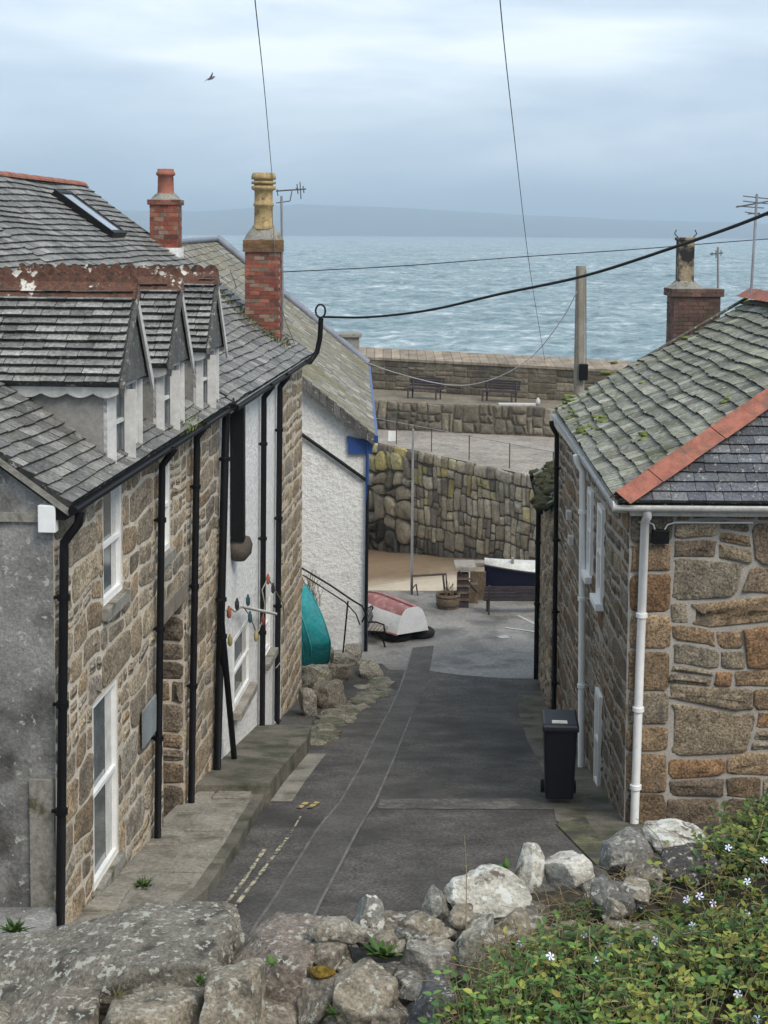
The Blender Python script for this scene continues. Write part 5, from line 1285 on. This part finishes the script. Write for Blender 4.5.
wire('overhead_wire', [P(230, 270, 30), P(236, 288, 31), P(232, 300, 30.0)], .008, 'grey_wire', 'small wire hook rising above the last dormer ridge')
def aerial(name, base, top, boom, elems, r, label):
    e = empty(name, base, label, 'aerial'); mb = MB(); mb.tube([base, top], r, 6); build('mast', mb, M['galv'], e)
    mb = MB(); mb.tube(boom, r*.6, 5); build('boom', mb, M['grey_wire'], e)
    mb = MB()
    for a, b in elems: mb.tube([a, b], r*.4, 4)
    build('element', mb, M['grey_wire'], e); return e
Y = 33.7
aerial('television_aerial', P(283, 330, Y), P(281.5, 196, Y), [P(276, 191, Y), P(306, 189, Y)], [(P(x, y0, Y), P(x+1, y1, Y)) for x, y0, y1 in ((297, 184, 194), (300, 182, 199), (303, 186, 193), (277, 189, 196))]+[(P(276, 203, Y), P(290, 201, Y)), (P(290, 201, Y), P(292, 191, Y)), (P(296, 188, Y-.6), P(299, 190, Y+.6))], .03, 'television aerial on a mast beside the buff chimney pot')
Y = 30.5
aerial('television_aerial', P(751, 294, Y), P(757, 194, Y), [P(736, 207, Y), P(770, 201, Y)], [(P(743, 196, Y), P(771, 199, Y)), (P(743, 201, Y-.3), P(770, 204, Y-.3)), (P(737, 206, Y), P(764, 208, Y)), (P(745, 212, Y), P(771, 216, Y)), (P(748, 214, Y), P(760, 213, Y))], .028, 'tall television aerial rising from the ridge of the right cottage')
Y = 32.9
aerial('television_aerial', P(718, 312, Y), P(718, 247, Y), [P(710, 254, Y), P(723, 253, Y)], [(P(716, 250, Y), P(716, 258, Y)), (P(712, 252, Y), P(712, 256, Y)), (P(721, 250, Y), P(721, 256, Y))], .025, 'small dark aerial on a short mast beside the right brick chimney')
# seabird
bd_ = P(211, 79, 60); e = empty('seagull', bd_, 'small seabird flying in the sky at the upper left', 'bird')
mb = MB(); mb.tube([(-.16, 0, 0), (-.06, 0, .03), (.08, 0, .03), (.18, 0, .05), (.22, 0, .04)], [.015, .05, .055, .035, .01], 8)
for s_, zz in ((-1, -.02), (1, .24)):
    mb.mesh([(.05, s_*.03, .04), (-.05, s_*.03, .04), (-.02, s_*.25, .04+zz*.6), (.06, s_*.25, .06+zz*.6), (-.08, s_*.5, zz), (.05, s_*.03, .055), (-.05, s_*.03, .055), (-.02, s_*.25, .055+zz*.6), (.06, s_*.25, .075+zz*.6)],
            [(0, 1, 2, 3), (3, 2, 4), (5, 8, 7, 6), (8, 4, 7), (0, 3, 8, 5), (1, 6, 7, 2)], smooth=False)
build('body', mb, mat('bird_grey', (.12, .12, .13), bump=0), e, True); e.rotation_euler = (R(-35), R(-20), R(35))
# ================================================================== FOREGROUND DRY STONE WALL
fw_ = empty('dry_stone_wall', (0, 4.3, Z(2.2)), 'lichened dry stone boundary wall in the foreground overlooking the street', 'stone wall')
mb = MB(); mb.box(-3.5, 4.2, 4.02, 4.48, Z(5.9), Z(2.2)); mb.box(.95, 4.2, 4.48, 4.9, Z(5.9), Z(2.25)); mb.box(1.4, 4.2, 4.9, 5.25, Z(5.9), Z(2.3)); build('wall_core', mb, M['earth'], fw_)
FB = Frame((-3.5, 4.485), (1, 0)); FB.n = -FB.n
mb = MB(); facing(mb, FB, 0, 4.4, Z(5.6), Z(2.22), tw=.4, th=.25, gap=.03, out=.05, pal=[(.17, .155, .13), (.13, .12, .1)], seed=99, rough=1.5)
build('street_face', mb, M['granite'], fw_)
gr1, gr2, gr3, wh = (.235, .205, .155), (.19, .165, .13), (.145, .14, .125), (.42, .40, .34)
# px, py, Y, wpx, hpx, depth m, seed, kw
stones = [
 (95, 982, 4.22, 330, 105, .42, 1, dict(boxy=.8, amp=.10, cuts=2, sub=6, col=(.17, .155, .125), rotz=.03, tilt=(.05, -.08))),
 (-60, 1040, 4.1, 260, 110, .45, 2, dict(boxy=.8, amp=.08, cuts=2, sub=5, col=gr1)),
 (268, 978, 4.18, 128, 108, .38, 3, dict(boxy=.75, amp=.12, cuts=3, sub=6, col=(.20, .165, .135), rotz=-.15, tilt=(.05, -.05))),
 (180, 942, 4.40, 150, 55, .34, 4, dict(boxy=.6, amp=.14, cuts=2, sub=6, col=(.17, .15, .12), rotz=.1)),
 (258, 1022, 3.98, 120, 50, .3, 43, dict(boxy=.7, amp=.12, sub=5, col=gr2)),
 (160, 1030, 3.95, 120, 80, .25, 5, dict(boxy=.75, amp=.12, sub=5, col=gr1)),
 (50, 1035, 3.95, 110, 75, .25, 6, dict(boxy=.75, amp=.12, sub=5, col=gr2)),
 (235, 1015, 3.92, 70, 90, .25, 7, dict(boxy=.7, amp=.14, sub=5, col=gr1)),
 (338, 944, 4.30, 34, 30, .12, 8, dict(boxy=.85, amp=.08, cuts=1, sub=5, col=gr3)),
 (368, 925, 4.32, 40, 60, .12, 9, dict(boxy=.25, amp=.14, cuts=6, sub=5, col=(.27, .27, .24))),
 (362, 992, 3.95, 76, 64, .2, 10, dict(boxy=.3, amp=.10, cuts=3, sub=6, col=gr1)),
 (320, 1000, 4.0, 50, 60, .2, 11, dict(boxy=.5, amp=.15, sub=5, col=gr2)),
 (330, 968, 4.12, 50, 22, .18, 12, dict(boxy=.6, amp=.15, sub=5, col=gr2)),
 (423, 962, 4.12, 66, 62, .22, 13, dict(boxy=.7, amp=.13, cuts=3, sub=6, col=(.25, .235, .205))),
 (437, 912, 4.32, 40, 52, .14, 14, dict(boxy=.0, amp=.16, cuts=9, sub=5, col=(.21, .205, .18))),
 (487, 895, 4.36, 90, 46, .26, 15, dict(boxy=.3, amp=.12, cuts=4, sub=6, col=wh)),
 (478, 950, 4.10, 54, 92, .16, 16, dict(boxy=.3, amp=.13, cuts=7, sub=6, col=(.25, .235, .19))),
 (529, 872, 4.50, 32, 64, .12, 17, dict(boxy=.15, amp=.12, cuts=5, sub=5, col=wh, tilt=(0, .1))),
 (569, 870, 4.50, 54, 42, .18, 18, dict(boxy=.45, amp=.09, cuts=4, sub=6, col=(.5, .47, .41))),
 (432, 1008, 3.95, 66, 66, .2, 19, dict(boxy=.5, amp=.13, cuts=4, sub=5, col=(.09, .095, .10))),
 (390, 935, 4.34, 60, 34, .2, 20, dict(boxy=.6, amp=.12, sub=5, col=gr2)),
 (528, 925, 4.32, 66, 60, .25, 21, dict(boxy=.5, amp=.16, sub=5, col=(.15, .135, .11))),
 (548, 950, 4.22, 60, 50, .2, 22, dict(boxy=.5, amp=.16, sub=5, col=gr1)),
 (626, 858, 4.62, 54, 56, .22, 23, dict(boxy=.3, amp=.14, cuts=5, sub=6, col=(.20, .19, .17))),
 (676, 842, 4.66, 70, 36, .22, 24, dict(boxy=.3, amp=.16, cuts=3, sub=6, col=wh)),
 (690, 872, 4.48, 66, 42, .25, 25, dict(boxy=.5, amp=.14, cuts=3, sub=5, col=(.07, .065, .06))),
 (648, 885, 4.45, 50, 36, .2, 26, dict(boxy=.5, amp=.14, sub=5, col=gr2)),
 (597, 895, 4.42, 40, 40, .2, 27, dict(boxy=.5, amp=.14, sub=5, col=gr3)),
 (500, 990, 4.0, 60, 60, .2, 28, dict(boxy=.5, amp=.14, sub=5, col=gr2)),
 (620, 925, 4.3, 60, 40, .2, 29, dict(boxy=.5, amp=.14, sub=5, col=gr1)),
 (590, 858+40, 4.6, 80, 40, .2, 30, dict(boxy=.5, amp=.14, sub=5, col=gr3)),
 (390, 1015, 3.92, 50, 40, .18, 31, dict(boxy=.5, amp=.14, sub=5, col=gr2)),
 (720, 850, 4.7, 60, 40, .22, 32, dict(boxy=.5, amp=.14, sub=5, col=gr2)),
 (460, 925, 4.3, 40, 30, .2, 33, dict(boxy=.5, amp=.14, sub=5, col=gr2)),
 (415, 985, 4.02, 60, 30, .2, 34, dict(boxy=.6, amp=.14, sub=5, col=gr3)),
]
rs = random.Random(44)
for k in range(46):
    px = rs.uniform(325, 640); py = rs.uniform(930, 1024)-(px-325)*.14; d_ = rs.uniform(20, 42)
    stones.append((px, py, 4.16-(py-930)*.0022, d_*1.2, d_*.8, .12, 100+k, dict(boxy=rs.uniform(.2, .6), amp=.14, cuts=6, sub=4, col=rs.choice([gr1, gr2, gr3, (.26, .235, .19)]), rotz=rs.uniform(0, 3))))
for (px, py, Y, w, h, dm_, sd_, kw) in stones:
    kw['cuts'] = kw.get('cuts', 5)+2
    white = kw['col'] in (wh, (.5, .47, .41)) or sd_ in (9,)
    build('stone', prock(px, py, Y, w, h, dm_, 700+sd_, **kw), M['fieldstone_white' if white else 'fieldstone'], fw_)
# earth bank on the right, under the plants
def bank_z(x, y):
    return Z(2.0)+.05*nz((x, y, 0), 3.0)+.06*max(0, min(1, (x-.4)/1.2))*(1 if y > 4.0 else max(0, (y-3.5)*2))
def ymax(x):
    for (a, b), (c, d) in (((-9, 4.5), (.6, 4.5)), ((.6, 4.5), (1.05, 4.88)), ((1.05, 4.88), (1.45, 5.35)), ((1.45, 5.35), (9, 5.4))):
        if x <= c: return lerp(b, d, (x-a)/(c-a))
    return 5.4
mb = MB(); V = []; NX, NY = 60, 34
for j in range(NY+1):
    for i in range(NX+1):
        x = lerp(.18, 3.2, i/NX); y = lerp(3.55, ymax(x), j/NY); edge = min(1, (i/4), (j/4), (NY-j)/3)
        if x < .4+.3*(4.3-y)*0: pass
        V.append((x, y, lerp(Z(2.25), bank_z(x, y), max(0, edge))))
mb.mesh(V, [(j*(NX+1)+i, j*(NX+1)+i+1, (j+1)*(NX+1)+i+1, (j+1)*(NX+1)+i) for j in range(NY) for i in range(NX)])
build('earth_bank', mb, M['earth'], None, kind='structure')
# periwinkle
mb = MB(); r_ = random.Random(5)
for i in range(520):
    px = r_.uniform(470, 700); py = 1000-(px-470)*.62+r_.uniform(-45, 25)
    b = Pz(px, py, Z(1.98)); 
    if b.y > ymax(b.x)-.05 or b.y < 3.6: continue
    d = Vector((r_.gauss(0, .6), r_.gauss(-.3, .5), r_.uniform(.2, 1))).normalized()*r_.uniform(.03, .11)
    mb.tube([b, b+d*.6, b+d+Vector((d.x*.5, d.y*.5, -.02))], [.0016, .0012, .0005], 3, cap=False)
tag(build('dry_grass', mb, M['twig']), 'dead straw stems matted along the foreground stones', 'grass', kind='stuff')
pk = empty('periwinkle', (1.2, 4.1, Z(2.0)), 'trailing green periwinkle with small pale blue flowers over the wall at bottom right', 'plant')
def leaf(mb, p, d, up, L_, w, col):
    d = d.normalized(); s = d.cross(up)
    if s.length < 1e-4: s = Vector((1, 0, 0))
    s.normalize(); n = s.cross(d).normalized()
    dr = n*-(L_*.12)
    V = [p, p+d*L_*.3+s*w*.46+n*w*.12, p+d*L_*.65+s*w*.4+n*w*.12+dr*.4, p+d*L_+dr, p+d*L_*.65-s*w*.4+n*w*.12+dr*.4, p+d*L_*.3-s*w*.46+n*w*.12, p+d*L_*.5+dr*.2]
    mb.mesh(V, [(0, 1, 6), (1, 2, 6), (2, 3, 6), (3, 4, 6), (4, 5, 6), (5, 0, 6)], col, False)
rnd = random.Random(77)
fol = MB(); stm = MB()
def left_edge(y_): return None
bound = [(1040, 452), (1000, 475), (975, 505), (955, 540), (930, 570), (905, 590), (888, 620), (870, 660), (855, 695), (835, 715), (815, 735), (790, 755)]
def bx(py):
    for (a, b), (c, d) in zip(bound, bound[1:]):
        if py >= c: return lerp(d, b, (py-c)/(a-c)) if a != c else b
    return 900
cnt = 0; tops = []
while cnt < 7000:
    x = rnd.uniform(.15, 2.4); y = rnd.uniform(3.5, ymax(x)-.06)
    p = Vector((x, y, bank_z(x, y))); c = ROT.transposed() @ (p+Vector((0, 0, .05))-CAM); px = PX0+FP*c.x/(-c.z); py = PY0-FP*c.y/(-c.z)
    if px < bx(py)-4+rnd.uniform(-14, 10) or px > 1050 or py > 1130: continue
    dens = nz((x, y, 3), 2.2)
    if px > 690 and py > 985 and rnd.random() < .75: continue
    if dens < -.28 and rnd.random() < .7: continue
    h = rnd.uniform(.01, .10)*(1.0+dens)+.012; lean = Vector((rnd.gauss(0, .6), rnd.gauss(-.25, .6), 1)).normalized(); q = p+lean*h
    nl = rnd.randint(2, 4); br = .65+.5*(dens+.4)+rnd.uniform(-.25, .3)
    yel = rnd.random() < (.5 if px > 600 else .25)
    stm.tube([p-Vector((0, 0, .02)), q], [.0018, .0012], 3, cap=False)
    a0 = rnd.uniform(0, 6.28)
    for k in range(nl*2):
        lv = k//2; s_ = 1 if k % 2 else -1; b = p.lerp(q, 1-lv*.3); aa = a0+lv*1.57
        d = Vector((math.cos(aa)*s_, math.sin(aa)*s_, rnd.uniform(.0, .7)))
        col = (.24, .27, .06) if yel else rnd.choice([(.070, .14, .035), (.09, .17, .04), (.12, .20, .05), (.045, .095, .028)])
        L_ = rnd.uniform(.013, .030)*(1.1-.2*lv); leaf(fol, b, d, lean, L_, L_*rnd.uniform(.45, .6), tuple(max(.005, v*max(.5, br+rnd.uniform(-.15, .2))) for v in col))
    tops.append(q); cnt += 1
# a few yellowing and long trailing stems
for i in range(420):
    b = rnd.choice(tops); p = b-Vector((0, 0, .04)); pts = [p]; d = Vector((rnd.gauss(-.3, .5), rnd.gauss(-.3, .6), rnd.uniform(.1, 1))).normalized()
    for k in range(5): p = p+d*.03; d = (d+Vector((rnd.gauss(0, .15), rnd.gauss(0, .15), -.15))).normalized(); pts.append(p)
    stm.tube(pts, .0014, 3, cap=False)
build('foliage', fol, M['leaf'], pk, kind='stuff')
build('stems', stm, M['twig'], pk, kind='stuff')
for (px, py) in [(520, 948), (550, 962), (610, 953), (654, 950), (640, 914), (683, 904), (699, 905), (711, 905), (689, 930), (748, 886), (748, 920), (731, 854), (764, 873), (770, 893), (622, 921), (583, 942), (733, 1000), (596, 965), (756, 1018+3)]:
    best = min(tops, key=lambda q: (lambda c: (PX0+FP*c.x/(-c.z)-px)**2+(PY0-FP*c.y/(-c.z)-py)**2)(ROT.transposed() @ (q-CAM)))
    p = best+Vector((0, -.004, .022)); n = (CAM-p).normalized()+Vector((rnd.gauss(0, .5), rnd.gauss(0, .2), .6)); n.normalize(); s1 = n.orthogonal().normalized(); s2 = n.cross(s1); a0 = rnd.uniform(0, 6)
    mb = MB()
    for k in range(5):
        g_ = a0+k*1.2566; d = s1*math.cos(g_)+s2*math.sin(g_); t_ = n.cross(d); r_ = rnd.uniform(.0095, .0125)
        mb.mesh([p, p+d*r_*.5+t_*r_*.12, p+d*r_+t_*r_*.42, p+d*r_*1.05-t_*r_*.1, p+d*r_*.6-t_*r_*.25], [(0, 1, 2, 3, 4)], smooth=False)
    mb.tube([p-n*.02, p], .001, 4)
    build('flower', mb, M['flower'], pk)
# small wall plants, grass tufts, moss pads
def tuft(name, p, n_, L_, w, label, cat, cols, spread=.7, sd=1):
    r = random.Random(sd); mb = MB(); p = Vector(p)
    for i in range(n_):
        d = Vector((r.gauss(0, spread), r.gauss(0, spread), r.uniform(.4, 1))).normalized(); L1 = L_*r.uniform(.6, 1.1)
        leaf(mb, p+Vector((r.gauss(0, L_*.15), r.gauss(0, L_*.15), 0)), d, Vector((0, 0, 1)), L1, L1*w, r.choice(cols))
    return tag(build(name, mb, M['leaf']), label, cat)
gcol = [(.05, .11, .02), (.035, .08, .018), (.08, .13, .03)]
tuft('wall_plant', P(382, 957, 4.03), 26, .06, .42, 'broad leaved green plant growing between the foreground stones', 'plant', gcol, sd=1)
tuft('wall_plant', P(272, 965, 3.96), 10, .03, .4, 'tiny bright green sprout on the reddish foreground block', 'plant', [(.09, .18, .03)], sd=2)
tuft('wall_plant', P(505, 870, 4.45), 10, .035, .4, 'small green sprout beside the upright pale stone', 'plant', [(.07, .16, .03)], sd=3)
tuft('wall_plant', P(200, 985, 3.95), 20, .035, .3, 'small weed in the joint of the big foreground blocks', 'plant', gcol, sd=4)
tuft('wall_plant', P(118, 1000, 3.93), 14, .04, .12, 'wispy dry grass in the joint of the leftmost foreground stones', 'plant', [(.14, .12, .05), (.1, .1, .03)], sd=5)
tuft('wall_plant', P(335, 1015, 3.86), 16, .035, .3, 'green shoots low between the foreground stones', 'plant', gcol, sd=6)
q = Pr(143, 888, .16); tuft('weed', (q.x, q.y, prof(q.y)+.16), 60, .14, .3, 'green weed growing at the foot of the cottage downpipe', 'plant', gcol, sd=7)
q = P(15, 932, 13.9); tuft('weed', q, 60, .16, .2, 'green fern like weed on the concrete trough', 'plant', gcol, sd=8)
q = FL.w(sL(182, 434), .24, ZE+.0)
mb = MB(); rnd = random.Random(2)
for i in range(420):
    s = sL(176, 440)+rnd.gauss(0, .45); p = FL.w(s, rnd.uniform(-.25, .24), 0); o_ = (p-FL.O).dot(FL.n); p.z = ZE+TAN*(.2-o_)+.01
    leaf(mb, p, Vector((rnd.gauss(0, .6), rnd.gauss(0, .6), 1)), Vector((0, 0, 1)), rnd.uniform(.05, .12), .025, rnd.choice([(.22, .26, .06), (.15, .2, .05)]))
build('gutter_weeds', mb, M['leaf'], roof1, kind='stuff')
mb = MB()
for i in range(700):
    p = P(rnd.uniform(228, 282), 0, 33.0); s = (c0-FL.O).dot(FL.u)+rnd.uniform(-1.4, .5); o_ = (c0-FL.O).dot(FL.n)+rnd.uniform(-1.1, .6)
    p = FL.w(s, o_, ZE+TAN*(.2-o_)+.02); 
    cpt = Vector((c0.x, c0.y, p.z))
    if (p-cpt).length > 1.1: continue
    leaf(mb, p, Vector((rnd.gauss(0, .6), rnd.gauss(0, .6), 1)), Vector((0, 0, 1)), rnd.uniform(.05, .14), .03, rnd.choice([(.10, .12, .03), (.07, .09, .025), (.12, .10, .04)]))
build('roof_weeds', mb, M['leaf'], roof2, kind='stuff')
mb = MB(); m_ = rock(P(322, 972, 4.0), .032, .02, .016, 55, sub=3, boxy=0, cuts=0, amp=.5); mb.mesh(m_.v, m_.f, (.5, .5, .5), True)
build('moss', mb, mat('yellow_moss', (.2, .13, .02), var=.4, vscale=30, fine=90, finevar=.4, bump=1), fw_)
# tall dry stem
mb = MB(); mb.tube([P(466, 930, 4.1), P(466.5, 870, 4.1), P(464.5, 835, 4.1)], [.0018, .0013, .0008], 4)
for k in range(6): q = P(466, 900-k*11, 4.1); mb.tube([q, q+Vector((.006*(-1)**k, 0, .006))], .0012, 3)
tag(build('dry_stem', mb, M['twig']), 'single thin dry stem standing above the foreground wall', 'plant stem')
for o in SC.collection.objects:
    if o.parent is None and 'label' in o and 'group' not in o:
        b_ = o.name.split('.')[0]
        if b_ in GROUPS: o['group'] = GROUPS[b_]
SC.render.engine = 'CYCLES'
